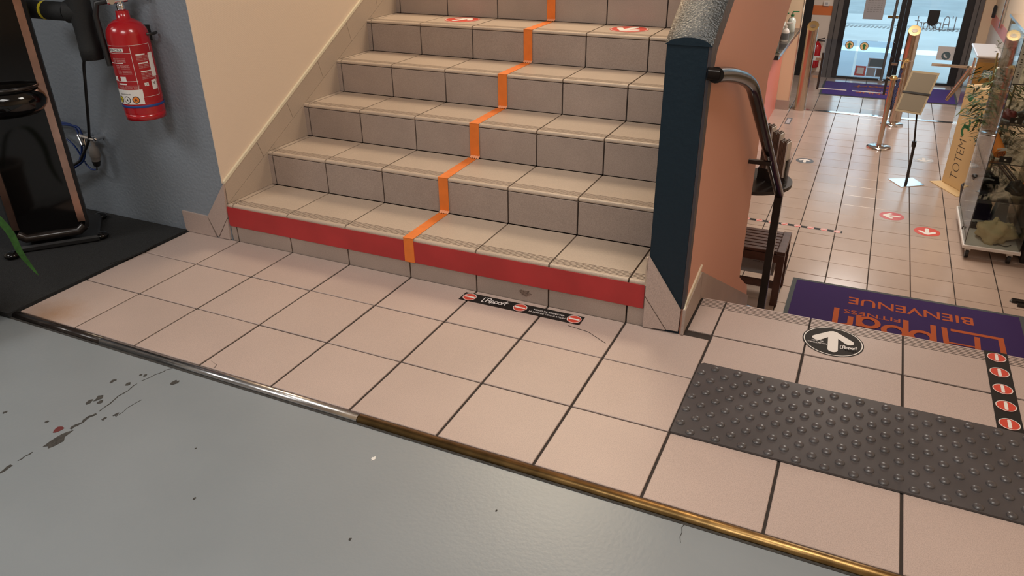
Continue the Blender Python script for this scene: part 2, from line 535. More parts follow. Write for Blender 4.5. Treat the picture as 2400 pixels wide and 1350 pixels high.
def put_tile(x0, x1, y0, y1, z, parent, m, name='tile', g=G):
    me = tile_mesh(x1 - x0 - g * 1.25, y1 - y0 - g * 0.9)
    if not me.materials: me.materials.append(MATS[m])
    elif me.materials[0] != MATS[m]:
        me = me.copy(); me.materials.clear(); me.materials.append(MATS[m])
    o = bpy.data.objects.new(name, me); COL.objects.link(o); o.parent = parent
    o.location = ((x0 + x1) / 2, (y0 + y1) / 2, z + random.uniform(-0.0004, 0.0004))
    return o


for k in range(-1, 13):
    x0, x1 = 0.3 * k, 0.3 * k + 0.3
    for r in (1, 2):
        put_tile(x0, x1, ROWS[r + 1], ROWS[r], 0.0, floor_landing, 'tile_stained' if (k, r) == (-1, 2) else 'tile')
    put_tile(x0, x1, ROWS[1], 0.0 if k < 7 else 0.0327, 0.0, floor_landing, 'tile')
# cracked corner lines on landing tiles
crk = MB().prism(crackline([(0.62, -0.80), (0.655, -0.812), (0.66, -0.832)], 0.0016), 0.0003, 0.0009, 'z')
obj('crack', crk, 'grout', floor_landing)
crk = MB().prism([(1.62, -0.105), (1.70, -0.118), (1.78, -0.165), (1.78, -0.167), (1.70, -0.120), (1.62, -0.107)], 0.0003, 0.0009, 'z')
obj('crack', crk, 'grout', floor_landing)


def nosing_profile(depth, th=0.014, ng=5, g0=0.021, gs=0.0092):
    """tread tile profile in (y,z): nose at y=0 (front), back at y=depth, top z=0; with anti-slip grooves"""
    r = 0.009
    p = [(0.004, -th)]
    p += [(r - r * math.cos(math.radians(a)), -r + r * math.sin(math.radians(a))) for a in (-20, 10, 35, 60, 90)]
    y = g0
    for i in range(ng):
        p += [(y - 0.0016, 0), (y - 0.0009, -0.0026), (y + 0.0009, -0.0026), (y + 0.0016, 0)]
        y += gs
    p += [(depth - 0.001, 0), (depth, -0.001), (depth, -th)]
    return p


def tread(x0, x1, depth, m, parent, loc, flip=False, name='tread_tile', **kw):
    key = ('tread', round(x1 - x0, 4), round(depth, 4), m, flip, tuple(kw.items()))
    if key not in _tm:
        pr = nosing_profile(depth, **kw)
        a = (x1 - x0 - G) / 2
        if flip: pr = [(-y, z) for y, z in pr]
        me = MB().prism(pr, -a, a, 'x').mesh(name); me.materials.append(MATS[m]); me.materials.append(MATS['groove' if not flip else 'grout']); _tm[key] = me
        for i in range(kw.get('ng', 5)):
            for j in range(3): me.polygons[2 + 6 + 4 * i + j].material_index = 1
    o = bpy.data.objects.new(name, _tm[key]); COL.objects.link(o); o.parent = parent
    o.location = ((x0 + x1) / 2, loc[0], loc[1] + random.uniform(-0.0003, 0.0003))
    return o


# nosing row of the landing above the flight that goes down
xs = [2.012] + [0.3 * k for k in range(7, 14)]
for a, b in zip(xs[:-1], xs[1:]):
    tread(a, b, 0.2722 - G, 'tile', floor_landing, (0.3049, 0.0), flip=True, ng=6, g0=0.016, gs=0.0105, name='nosing_tile')

# hall floor
hb = MB().box(-1.5, 3.92, 1.3, 11.3, ZL - 0.2, ZL - 0.004)
floor_hall = struct('floor', hb, 'grout', 'beige tiled floor of the entrance hall below', 'floor')
for c in range(-3, 6):
    for mm in range(-10, 21):
        x0 = 2.1154 + 0.2995 * c; y0 = 5.2374 + 0.28617 * mm
        put_tile(x0, x0 + 0.2995, y0, y0 + 0.28617, ZL, floor_hall, 'hall_tile', g=0.006)
slab = MB().box(-1.5, 1.214, 1.3, 11.3, ZL - 0.01, ZL)
obj('tile_field', slab, 'hall_tile', floor_hall)

# brass edge strip
trim = thing('trim_1', 'half-round metal edge strip between grey floor and beige tiles', 'edge strip', kind='structure')
def edge(x0, x1, m, lab):
    pr = [(-0.866, -0.012)] + [(-0.850 + 0.0155 * math.cos(math.radians(a)), -0.008 + 0.0125 * math.sin(math.radians(a))) for a in (180, 150, 120, 90, 60, 30, 0)] + [(-0.8345, -0.012)]
    o = obj('strip_section', MB().prism(pr, x0, x1, 'x'), m, trim); o['label'] = lab
    o.data.polygons.foreach_set('use_smooth', [len(p.vertices) == 4 for p in o.data.polygons])
edge(-0.31, 0.16, 'bronze_metal', 'dark tarnished strip section'); edge(0.16, 1.245, 'steel_strip', 'silver worn strip section'); edge(1.247, 3.9, 'brass', 'brass strip section')

obj('shadow_line', MB().box(-0.31, 3.9, -0.874, -0.865, -0.0122, -0.0108), 'chip', trim, label='dark strip painted as the shadow under the metal edge')  # dark strip standing in for the shadow under the edge strip

# ------------------------------------------------------------------ walls
wl = MB().box(-4.2, -0.036, 0.0, 0.25, -0.25, 3.0)
wall_back = struct('wall_back', wl, 'blue_wall', 'blue grey rough plaster wall behind the fire extinguisher', 'wall')
ws = MB().box(-0.30, -0.034, 0.004, 4.6, -0.2, 3.0)
wall_left = struct('wall_left', ws, 'cream_wall', 'cream papered wall climbing beside the left of the stairs', 'wall')
corner = MB().box(-0.037, -0.0335, -0.001, 0.006, 0.268, 3.0)
obj('corner_bead', corner, 'cream_wall', wall_left)

wc = MB().prism([(0.0, -1.31), (1.97, -1.31), (1.97, -0.80), (1.912, -0.713), (1.48, -0.46), (1.48, 0.60), (3.2, 1.50), (3.2, 2.92), (0.0, 0.965)], XW0 + 0.004, XW1, 'x')
wall_center = struct('wall_center', wc, 'pink_wall', 'salmon pink parapet wall with dark navy front between stairs and hall', 'wall')
obj('front_face', MB().box(XW0 + 0.002, 1.992, -0.004, 0.03, 0.0, 0.972), 'navy', wall_center, label='dark navy painted front face')
obj('inner_face', MB().prism([(0.0, 0.0), (0.0, 0.972), (3.2, 2.92), (3.2, 1.5)], XW0, XW0 + 0.004, 'x'), 'navy', wall_center)
# painted border on the hall side (front strip and sloped strip)
SL = (2.92 - 0.965) / 3.2
obj('painted_border', MB().prism([(-0.004, 0.10), (0.030, 0.12), (0.042, 0.86), (0.085, 0.945), (3.2, 2.85), (3.2, 2.93), (-0.004, 0.970)], 1.993, XW1 + 0.002, 'x'), 'border', wall_center, label='dark grey painted edge border')
# rounded glossy capping following the slope
cap = MB()
NC = 9
prof = [(XW0 - 0.004 + (XW1 - XW0 + 0.008) * k / (NC - 1), 0.022 * math.sin(PI * k / (NC - 1)) ** 0.6) for k in range(NC)]
vs = []
st = [(-0.006, 0.968, 1.0), (0.01, 0.982, 1.0), (0.05, 1.009, 1.0), (3.2, 2.93, 1.0)]
for (yy, zz, q) in st:
    vs += [(x, yy, zz + h) for x, h in prof]
fs = []
for i in range(len(st) - 1):
    for k in range(NC - 1):
        fs.append((i * NC + k, i * NC + k + 1, i * NC + NC + k + 1, i * NC + NC + k))
cap.add(vs, fs, True)
fr_ = MB(); fr_.add([(x, -0.0065, 0.9665) for x, h in prof] + [(x, -0.0065, 0.968 + h) for x, h in prof], [(k, k + 1, NC + k + 1, NC + k) for k in range(NC - 1)])
obj('capping_front', fr_, 'navy', wall_center)
obj('capping', cap, 'navy_gloss', wall_center, label='glossy black rounded capping sloping up')

wr = MB().box(3.92, 4.15, -6.0, 11.4, -1.6, 3.0)
wall_right = struct('wall_right', wr, 'cream', 'cream wall along the right side of the hall', 'wall')
obj('painted_band', MB().box(3.916, 3.921, 8.0, 11.2, -0.36, -0.21), 'pink_panel', wall_right, label='salmon painted band')
obj('lower_wall', MB().box(3.9165, 3.9205, 7.6, 11.2, ZL, -0.36), 'white_wall', wall_right, label='white lower wall')
struct('wall_front', MB().box(-4.2, 4.15, -6.2, -6.0, -0.25, 3.0), 'white_wall', 'white wall at the far end of the gym', 'wall')
struct('wall_side', MB().box(-4.4, -4.2, -6.2, 0.25, -0.25, 3.0), 'white_wall', 'white side wall of the gym', 'wall')
struct('wall_stair', MB().box(-0.3, 2.0, 4.6, 4.8, 1.6, 3.0), 'cream_wall', 'cream wall above the head of the stairs', 'wall')
struct('wall_hall', MB().box(-1.7, -1.5, 1.3, 11.4, -1.6, 1.65), 'cream', 'cream left wall of the entrance hall', 'wall')
struct('wall_under', MB().box(-1.5, 1.87, 1.36, 1.46, -1.6, 0.62), 'pink_wall', 'salmon wall closing the space under the stairs', 'wall')
struct('wall_header', MB().box(-0.034, 3.92, 3.2, 3.3, 1.6, 3.0), 'cream', 'cream wall over the hall opening', 'wall')
struct('ceiling', MB().box(-4.4, 4.15, -6.2, 4.8, 3.0, 3.1), 'ceiling', 'white ceiling of the gym', 'ceiling')
struct('ceiling', MB().box(-1.7, 4.15, 3.3, 11.4, 1.6, 1.7), 'ceiling', 'white ceiling of the entrance hall', 'ceiling')

# ------------------------------------------------------------------ stairs up
stair = thing('staircase', 'beige tiled staircase with grooved nosings climbing to the left of the pillar', 'stairs', kind='structure')
xs = [-0.034, 0.0] + [0.3 * k for k in range(1, 7)] + [1.866]
for n in range(1, 11):
    y0 = yr(n)
    core = MB().box(-0.034, XW0, y0 + 0.012, y0 + RUN + 0.05, zt(n) - (0.19 if n > 1 else 0.17), zt(n) - 0.010)
    obj('step_core', core, 'grout', stair)
    for a, b in zip(xs[:-1], xs[1:]):
        g = G
        wd = b - a
        tread(a, b, RUN - 0.003, 'stair_tile', stair, (y0 - 0.001, zt(n)))
        hh = zt(n) - zt(n - 1) - 0.015
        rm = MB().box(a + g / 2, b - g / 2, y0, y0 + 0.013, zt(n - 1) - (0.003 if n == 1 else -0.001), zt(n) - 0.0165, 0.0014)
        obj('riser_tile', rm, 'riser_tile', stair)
obj('upper_floor', MB().box(-0.034, 3.9, yr(11), 4.6, 1.60, zt(10)), 'stair_tile', stair)
chipm = MB().prism(blob(1.405, 0.035, 0.022, 0.012, 0, 14, 0.3), -0.0012, 0.0, 'y')
obj('chipped_patch', chipm, 'mark', stair, label='chipped dark patch')

# flight going down to the hall
down = thing('staircase', 'tiled flight going down from the landing to the hall floor', 'stairs', kind='structure')
for n in range(1, 8):
    z = -0.16375 * n; y0 = 0.3049 + 0.29 * (n - 1)
    obj('step_core', MB().box(2.0, 3.92, y0 - 0.01, y0 + 0.285, ZL, z - 0.012), 'grout', down)
    obj('tread_tile', MB().prism([(-y + y0 + 0.29, zz + z) for y, zz in nosing_profile(0.288)], 2.012, 3.915, 'x'), 'tile', down)
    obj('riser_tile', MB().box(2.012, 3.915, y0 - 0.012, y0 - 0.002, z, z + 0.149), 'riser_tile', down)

# ------------------------------------------------------------------ skirting
bl = thing('baseboard_left', 'tile skirting stepping around the bottom left corner of the stairs', 'skirting', kind='structure')
def pl_y(pts, y0=-0.009, y1=0.0): return MB().prism(pts, y0, y1, 'y')
obj('tile', pl_y([(-0.309, 0.002), (-0.126, 0.002), (-0.158, 0.097), (-0.311, 0.101)]), 'tile', bl)
obj('tile', pl_y([(-0.155, 0.098), (-0.113, 0.003), (-0.038, 0.108), (-0.030, 0.182), (-0.022, 0.270)]), 'tile', bl)
obj('tile', pl_y([(-0.108, 0.003), (-0.044, 0.003), (-0.038, 0.104)]), 'tile', bl)
# string skirting along the stair wall
def upper(y): return 0.272 + 0.5475 * (y - 0.012)
def seam(y): return 0.176 + 0.5245 * (y - 0.007)
def strip(y0, y1, lo, hi, sh):
    return [(y0 + sh, lo(y0 + sh)), (y1 + sh, lo(y1 + sh)), (y1, hi(y1)), (y0, hi(y0))]
jy = [0.004, 0.235, 0.468, 0.728, 0.989, 1.25, 1.51, 1.77, 2.03, 2.29, 2.55]
for i, (a, b) in enumerate(zip(jy[:-1], jy[1:])):
    s0 = 0.0 if i == 0 else 0.03
    p = [(a + s0, seam(a + s0) + 0.001), (b + 0.028, seam(b + 0.028) + 0.001), (b - 0.002, upper(b - 0.002)), (a, upper(a))]
    obj('tile', MB().prism(p, -0.034, -0.026, 'x'), 'stair_tile', bl)
for n in range(1, 11):
    y0, y1 = yr(n) + 0.004, yr(n + 1) + 0.002
    p = [(y0, zt(n) + 0.001), (y1, zt(n) + 0.001), (y1, seam(y1) - 0.001), (y0, seam(y0) - 0.0012)]
    obj('tile', MB().prism(p, -0.034, -0.026, 'x'), 'stair_tile', bl)
ck = [(0.002, upper(0.002) - 0.002), (3.0, upper(3.0) - 0.002), (3.0, upper(3.0) + 0.011), (0.002, upper(0.002) + 0.011)]
obj('caulk_line', MB().prism(ck, -0.035, -0.024, 'x'), 'caulk', bl, label='cream sealant line')

bc = thing('baseboard_center', 'tile skirting around the foot of the navy pillar', 'skirting', kind='structure')
obj('tile', pl_y([(1.866, 0.181), (1.866, 0.127), (1.949, 0.012), (1.990, 0.014), (1.992, 0.096), (1.868, 0.277)], -0.013, -0.004), 'tile', bc)
obj('tile', pl_y([(1.866, 0.122), (1.866, 0.003), (1.946, 0.010)], -0.013, -0.004), 'tile', bc)
obj('edge_trim', MB().box(1.861, 1.866, -0.013, 0.0, 0.165, 0.272), 'stair_tile', bc)
obj('tile', MB().prism([(-0.012, 0.004), (0.028, 0.012), (0.252, 0.012), (0.233, 0.136), (-0.012, 0.100)], XW1, 2.010, 'x'), 'riser_tile', bc)  # hall side skirting takes the darker riser colour to paint its shade
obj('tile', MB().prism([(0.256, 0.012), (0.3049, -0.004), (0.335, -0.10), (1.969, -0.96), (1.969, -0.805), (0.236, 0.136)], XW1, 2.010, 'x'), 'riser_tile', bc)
obj('caulk_line', MB().prism([(-0.008, 0.098), (0.225, 0.134), (0.245, 0.160), (0.01, 0.118)], XW1, 2.006, 'x'), 'caulk', bc)
obj('caulk_line', MB().tube([(XW0 - 0.002, 0.02, 0.277), (XW0 - 0.003, 0.16, 0.30), (XW0 - 0.002, 0.29, 0.46), (XW0 - 0.002, 0.45, 0.55)], 0.004, 5), 'caulk', bc)

# ------------------------------------------------------------------ red band and orange tape on the stairs
rb = tag(obj('adhesive_band', MB().box(-0.034, 1.860, -0.0035, -0.0005, 0.071, 0.1605), 'red_band'), 'dark red adhesive band across the first stair riser', 'warning tape')
tp = thing('floor_tape', 'orange tape line running down the middle of the stairs', 'tape')
for n in range(1, 10):
    zb = 0.070 if n == 1 else zt(n - 1) + 0.012
    obj('riser_strip', MB().box(0.882, 0.927, yr(n) - 0.0050, yr(n) - 0.0030, zb, zt(n) + 0.0014), 'orange_tape', tp)
    sk = random.uniform(-0.004, 0.004)
    obj('tread_strip', MB().prism([(0.880, yr(n) - 0.005), (0.927, yr(n) - 0.005), (0.920 + sk, yr(n + 1) - 0.012), (0.877 + sk, yr(n + 1) - 0.012)], zt(n) + 0.0004, zt(n) + 0.0016, 'z'), 'orange_tape', tp)
    fold = MB()
    for i in range(4):
        x = 0.884 + 0.011 * i
        fold.add([(x, yr(n + 1) - 0.004, zt(n) + 0.012), (x + 0.012, yr(n + 1) - 0.004, zt(n) + 0.014), (x + 0.010, yr(n + 1) - 0.018, zt(n) + 0.003), (x - 0.002, yr(n + 1) - 0.014, zt(n) + 0.006)], [(0, 1, 2, 3)])
    obj('tape_fold', fold, 'orange_fold', tp)

# ------------------------------------------------------------------ floor stickers
def no_entry(parent, x, y, z, r, bar_vertical=False, m='sticker_red'):
    d = MB().disc((x, y), r, z, z + 0.0004, 28)
    o = obj('no_entry_disc', d, m, parent)
    obj('rim', MB().ring((x, y), r * 0.90, r * 0.99, z + 0.0008), 'sticker_white', o)
    b = MB()
    e = r * 0.62
    if bar_vertical: b.capsule((x, y - e), (x, y + e), r * 0.17, z + 0.0010)
    else: b.capsule((x - e, y), (x + e, y), r * 0.17, z + 0.0010)
    obj('bar', b, 'sticker_white', o)


def strip_sticker(label, loc, rz, length, wd, discs, r, vert=False, m='sticker_black', ends=0.0):
    t = thing('floor_sticker', label, 'sticker', loc, (0, 0, rz))
    obj('backing', MB().prism([(ends, 0), (length, 0), (length - ends, wd), (0, wd)] if False else [(0, 0), (length, 0), (length, wd), (0, wd)], 0.0002, 0.0008, 'z'), m, t)
    for d in discs: no_entry(t, d, wd / 2, 0.0010, r, vert)
    return t


s1 = strip_sticker('long black no-entry sticker on the tiles under the red band', (1.166, -0.0875, 0.0), 0, 0.489, 0.062, [0.032, 0.244, 0.458], 0.027)
obj('lettering', logo(MB(), 0.090, 0.017, 0.034, 0.0012, 0.0036, 0.80), 'text_white', s1)
obj('lettering', text(MB(), 'MERCI DE RESPECTER', 0.296, 0.035, 0.122, 0.0095, 0.0012, 0.01), 'text_white', s1)
obj('lettering', text(MB(), 'LE SENS DE CIRCULATION', 0.284, 0.017, 0.142, 0.0095, 0.0012, 0.01), 'text_white', s1)
strip_sticker('black strip with five no-entry discs at the right end of the step edge', (3.012, -0.165, 0.0), PI / 2, 0.468, 0.068, [0.045, 0.140, 0.235, 0.335, 0.430], 0.028)
strip_sticker('dashed black and red strip on the hall tiles behind the bench', (1.50, 4.480, ZL), 0, 0.973, 0.046, [0.035 + 0.112 * i for i in range(9)], 0.030)


def arrow_sticker(label, loc, r, rz, base, fg='sticker_white', rim='sticker_white', rimw=0.035):
    t = thing('floor_sticker', label, 'sticker', loc, (0, 0, rz))
    obj('disc', MB().disc((0, 0), r, 0.0004, 0.0010, 48), base, t)
    if rim: obj('rim', MB().ring((0, 0), r * (0.96 - rimw), r * 0.96, 0.0014, 48), rim, t)
    a = MB(); q = r * 0.165
    dx, dy = 0.52 * r, -0.44 * r; ln = math.hypot(dx, dy); ux, uy = dx / ln, dy / ln; nx, ny = -uy, ux
    A0 = (0.0, 0.52 * r)
    right = [(q, -r * 0.58)]
    iy = A0[1] - q / nx * 1.0 if False else A0[1] - q * 1.75
    right += [(q, iy)]
    tip = (A0[0] + dx, A0[1] + dy); an = math.atan2(-ny, -nx)
    right += [(tip[0] + q * math.cos(an + PI * k / 6), tip[1] + q * math.sin(an + PI * k / 6)) for k in range(7)]
    top = [(q * 0.75, A0[1] + q * 0.95), (0, A0[1] + q * 1.25)]
    bot = [(q * math.cos(-PI * k / 8 ), -r * 0.58 + q * math.sin(-PI * k / 8)) for k in range(8, 0, -1)]
    outl = bot + right + top + [(-x, y) for x, y in (right + top[:1])[::-1]]
    outl = [p for i, p in enumerate(outl) if i == 0 or math.hypot(p[0] - outl[i - 1][0], p[1] - outl[i - 1][1]) > 1e-6]
    if math.hypot(outl[0][0] - outl[-1][0], outl[0][1] - outl[-1][1]) < 1e-6: outl.pop()
    a.prism(outl, 0.0014, 0.0020, 'z')
    obj('arrow', a, fg, t)
    return t


b1 = arrow_sticker('round black sticker with white arrow on the landing beside the tactile plate', (2.484, 0.157, 0.0), 0.098, 0.05, 'sticker_black')
tx = MB(); text(tx, 'SENS DE', -0.068, -0.018, 0.038, 0.0080, 0.002, 0.01); text(tx, 'CIRCULATION', -0.080, -0.032, 0.062, 0.0085, 0.002, 0.01)
obj('lettering', tx, 'text_white', b1)
obj('lettering', logo(MB(), 0.024, -0.040, 0.022, 0.002, 0.0028, 0.62), 'text_white', b1)
arrow_sticker('round red sticker with white arrow pointing up on the left of the fifth step', (0.445, 1.356, zt(5)), 0.093, -0.35, 'sticker_red')
arrow_sticker('round red sticker with white arrow pointing down on the right of the fifth step', (1.350, 1.350, zt(5)), 0.093, PI - 0.35, 'sticker_red')
arrow_sticker('round red sticker with arrow pointing left on the hall floor', (2.864, 5.092, ZL), 0.105, PI / 2 + 0.05, 'sticker_pinkred', rim=None)
arrow_sticker('round red sticker with arrow pointing down, nearest the display cabinet', (3.153, 4.815, ZL), 0.105, PI, 'sticker_red', rim=None)
arrow_sticker('round grey black sticker with white arrow on hall tiles right of the leaflets', (1.953, 6.505, ZL), 0.095, 0, 'sticker_grey', rim=None)
arrow_sticker('pale worn round sticker with arrow behind the sign stand', (3.165, 7.045, ZL), 0.100, PI, 'sticker_faded', rim=None)
fs_ = thing('floor_sticker', 'small grey rectangular sticker on tiles below the counter end', 'sticker', (1.575, 8.19, ZL))
obj('backing', MB().box(-0.035, 0.035, -0.17, 0.17, 0.0004, 0.001), 'sticker_grey', fs_)
obj('border', MB().box(-0.022, 0.022, -0.12, 0.12, 0.001, 0.0016), 'paper_grey', fs_)

# ------------------------------------------------------------------ tactile plate
tac = thing('tactile_plate', 'dark grey rubber tactile warning plate with raised studs at the step edge', 'tactile mat', (2.102, -0.552, 0.0))
PW, PH = 1.44, 0.392
obj('plate', MB().prism([(0.0, 0.0), (PW, 0.0), (PW, PH), (0.012, PH), (0.0, PH - 0.012)], 0.0, 0.006, 'z'), 'tactile', tac)
stud = MB().lathe([(0.0132, 0.0055), (0.0126, 0.0085), (0.0102, 0.0108), (0.0055, 0.0122), (0.0004, 0.0126)], 12, closed=False).mesh('stud')
stud.materials.append(MATS['tactile'])
for c in range(39):
    x = 0.0165 + 0.0358 * c
    for j in range(5 if c % 2 == 0 else 6):
        y = 0.331 - 0.07 * j if c % 2 == 0 else 0.366 - 0.07 * j
        o = bpy.data.objects.new('stud', stud); COL.objects.link(o); o.parent = tac; o.location = (x, y, 0)

# ------------------------------------------------------------------ mats
rm = thing('rubber_mat', 'black rubber floor mat under the gym machine', 'mat')
rmb = MB().prism([(-2.4, -0.875), (-0.302, -0.875), (-0.302, -0.012), (-2.4, -0.012)], -0.0115, 0.010, 'z')
obj('pad', rmb, 'rubber_mat', rm)
obj('curled_edge', MB().prism([(-0.315, -0.42), (-0.296, -0.36), (-0.288, -0.27), (-0.300, -0.20), (-0.315, -0.20)], 0.006, 0.013, 'z'), 'rubber_mat', rm)

wm = thing('welcome_mat', 'purple welcome mat with orange lettering at the foot of the steps', 'mat', (3.735, 3.40, ZL), (0, 0, PI))
MW, MHH = 1.55, 1.02
obj('rubber_edge', MB().box(0, MW, 0, MHH, 0.0, 0.006), 'mat_edge', wm)
obj('pile', MB().box(0.035, MW - 0.032, 0.035, MHH - 0.03, 0.006, 0.010), 'purple_mat', wm)
lt = MB()
def mx(x): return 3.735 - x
text(lt, 'BIENVENUE', mx(3.405), 0.180, 0.805, 0.112, 0.0108, 0.012)
obj('lettering', lt, 'mat_orange', wm)
obj('lettering', text(MB(), 'FITNESS', mx(2.945), 0.394, 0.37, 0.058, 0.0108, 0.006), 'mat_orange', wm)
lg = MB(); zz_ = [0.0108]
def st_(pts, wd):
    zz_[0] += 0.0003; lg.ribbon(pts, wd, zz_[0])
st_([(0.180, 0.80), (0.180, 0.420), (0.477, 0.420)], 0.034)
st_([(0.300, 0.86), (0.292, 0.78)], 0.034)
st_([(0.322, 0.458), (0.330, 0.72)] + arc(0.4195, 0.72, 0.0895, 170, 10, 8, 0.10) + [(0.517, 0.403)], 0.034)
st_([(0.325, 0.606), (0.515, 0.606)], 0.018)
for sx_ in (0.585, 0.755):
    st_([(sx_, 0.40), (sx_, 0.69)], 0.035); st_(arc(sx_ + 0.072, 0.60, 0.066, 0, 360, 18, 0.072), 0.036)
st_(arc(0.990, 0.540, 0.060, 0, 360, 18, 0.068), 0.036); st_([(1.055, 0.455), (1.055, 0.62)], 0.034)
st_([(1.107, 0.50), (1.107, 0.60)] + arc(1.150, 0.60, 0.043, 170, 60, 5), 0.036)
st_([(1.205, 0.403), (1.205, 0.76)], 0.036); st_([(1.165, 0.68), (1.26, 0.68)], 0.030)
obj('lettering', lg, 'mat_orange', wm)

fm = thing('entrance_mat', 'purple mat in front of the glass entrance doors', 'mat', (1.80, 9.93, ZL))
obj('rubber_edge', MB().box(0, 1.85, 0, 0.98, 0, 0.006), 'mat_edge', fm)
obj('pile', MB().box(0.03, 1.82, 0.03, 0.95, 0.006, 0.010), 'purple_daylit', fm)
lt = MB(); text(lt, 'BIENVENUE', 0.45, 0.62, 0.9, 0.12, 0.0112, 0.02); text(lt, 'FITNESS', 0.75, 0.44, 0.45, 0.08, 0.0112)
logo(lt, 0.45, 0.18, 0.18, 0.0112, 0.03, 1.4)
obj('lettering', xf(lt, Matrix.Translation((1.85, 0.98, 0)) @ Matrix.Rotation(PI, 4, 'Z')), 'mat_orange', fm)

# ------------------------------------------------------------------ near fire extinguisher
EX, EY, ER = -0.283, -0.098, 0.079
ext = thing('fire_extinguisher', 'large red fire extinguisher with printed label hung on the blue grey wall', 'fire extinguisher', (EX, EY, 0.555))
Z0 = 0.555
cyl = MB().lathe([(0.060, 0.012), (0.070, 0.014), (0.077, 0.026), (ER, 0.04), (ER, 0.085), (ER + 0.0008, 0.087), (ER, 0.089), (ER, 0.335), (0.074, 0.357), (0.060, 0.377), (0.040, 0.390), (0.026, 0.395), (0.024, 0.425)], 36)
cyl.lathe([(0.016, -0.008), (0.030, 0.0), (0.060, 0.013)], 20)
obj('cylinder', cyl, 'ext_red', ext)
obj('foot_ring', MB().lathe([(0.070, 0.005), (0.077, 0.005), (0.078, 0.03), (0.070, 0.03)], 32, closed=False), 'ext_red', ext)
obj('blue_band', MB().lathe([(ER + 0.001, 0.058), (ER + 0.0018, 0.059), (ER + 0.0018, 0.067), (ER + 0.001, 0.068)], 36, closed=False), 'ext_band', ext)
v = MB().lathe([(0.014, 0.425), (0.017, 0.428), (0.017, 0.448), (0.012, 0.452)], 16)
obj('collar', v, 'chrome', ext)
F0 = math.radians(-38.8)
def onext(dx, dz, r): # local direction image-right etc.
    return (math.cos(F0 + dx) * r, math.sin(F0 + dx) * r, dz)
tv = Vector((math.cos(F0 + PI / 2), math.sin(F0 + PI / 2), 0)); rv = Vector((math.cos(F0), math.sin(F0), 0))
vb = MB(); vb.tube([tuple(tv * -0.045 + Vector((0, 0, 0.462))), tuple(tv * 0.028 + Vector((0, 0, 0.470)))], 0.015, 12)
vb.tube([(0, 0, 0.45), (0, 0, 0.49)], 0.013, 12)
vb.tube([tuple(tv * -0.028 + rv * 0.018 + Vector((0, 0, 0.463))), tuple(tv * -0.028 + rv * 0.03 + Vector((0, 0, 0.463)))], 0.012, 12)
obj('valve', vb, 'chrome', ext)
hd = MB(); hd.tube([tuple(tv * -0.01 + Vector((0, 0, 0.487))), tuple(tv * 0.05 + Vector((0, 0, 0.482))), tuple(tv * 0.105 + Vector((0, 0, 0.463)))], [0.010, 0.010, 0.008], 8)
hd.tube([tuple(tv * -0.02 + Vector((0, 0, 0.500))), tuple(tv * 0.05 + Vector((0, 0, 0.512))), tuple(tv * 0.10 + Vector((0, 0, 0.505)))], [0.008, 0.010, 0.007], 8)
obj('handle', hd, 'black_plastic', ext)
hs = [tv * -0.045 + Vector((0, 0, 0.462)), tv * -0.082 + rv * -0.01 + Vector((0, 0, 0.455)), tv * -0.096 + rv * -0.015 + Vector((0, 0, 0.41)), tv * -0.094 + rv * -0.01 + Vector((0, 0, 0.33)), tv * -0.088 + rv * 0.0 + Vector((0, 0, 0.22))]
obj('hose', MB().tube([tuple(p) for p in hs], 0.011, 10), 'black_plastic', ext)
br = MB(); br.box(-0.02, 0.02, 0.075, 0.0975, 0.30, 0.36); br.tube([(0.07, 0.03, 0.335), (0.085, 0.05, 0.335), (0.07, 0.08, 0.335)], 0.006, 6)
obj('wall_bracket', br, 'black_metal', ext)
def patch(a0, a1, z0, z1, r, m, name, n=10):
    p = MB(); vs = []; 
    for k in range(n + 1):
        a = math.radians(a0 + (a1 - a0) * k / n); vs += [onext(a, z0, r), onext(a, z1, r)]
    p.add(vs, [(2 * k, 2 * k + 2, 2 * k + 3, 2 * k + 1) for k in range(n)], True)
    return p
lab = obj('label', patch(-85, 62, 0.078, 0.300, ER + 0.0006, None, 'label', 20), 'label_red', ext)
def ctext(mb, body, a0, a1, z0, z1, r, bold=0.0):
    vs, fs = textgeo(body, bold)
    mb.add([onext(math.radians(a0 + (a1 - a0) * x), z0 + (z1 - z0) * y, r) for x, y in vs], fs)
wht = MB(); P1 = ER + 0.0010; P2 = ER + 0.0014
for (a0, a1, z0, z1) in [(-72, -22, 0.279, 0.293), (-85, 4, 0.0735, 0.132), (44, 62, 0.175, 0.268), (-62, -34, 0.152, 0.1575), (8, 34, 0.263, 0.268), (10, 38, 0.230, 0.235), (12, 54, 0.198, 0.202), (-50, -32, 0.166, 0.184), (-78, -62, 0.166, 0.184), (14, 26, 0.143, 0.156), (36, 54, 0.125, 0.163)]:
    wht.add(*patch(a0, a1, z0, z1, P1, None, '').__dict__.values().__iter__().__class__ and (lambda q: (q.v, q.f))(patch(a0, a1, z0, z1, P1, None, '')))
for (a0, a1, z) in [(-80, 55, 0.302), (-80, -4, 0.274), (-70, 0, 0.165)]:
    q = patch(a0, a1, z, z + 0.0012, P1, None, ''); wht.add(q.v, q.f)
for (a, z0, z1) in [(-4, 0.132, 0.302), (56, 0.10, 0.302), (4, 0.10, 0.132)]:
    q = patch(a, a + 1.2, z0, z1, P1, None, '', 1); wht.add(q.v, q.f)
q = patch(4, 56, 0.10, 0.1012, P1, None, ''); wht.add(q.v, q.f)
obj('label_panel', wht, 'paper', lab, label='white label fields and rules')
tl = MB()
for i in range(4): ctext(tl, 'nmunnum mnun umnnu', 8, 50, 0.2575 - i * 0.0055, 0.2605 - i * 0.0055, P1)
for i in range(3): ctext(tl, 'munn unmmu nmun', 10, 52, 0.224 - i * 0.0055, 0.227 - i * 0.0055, P1)
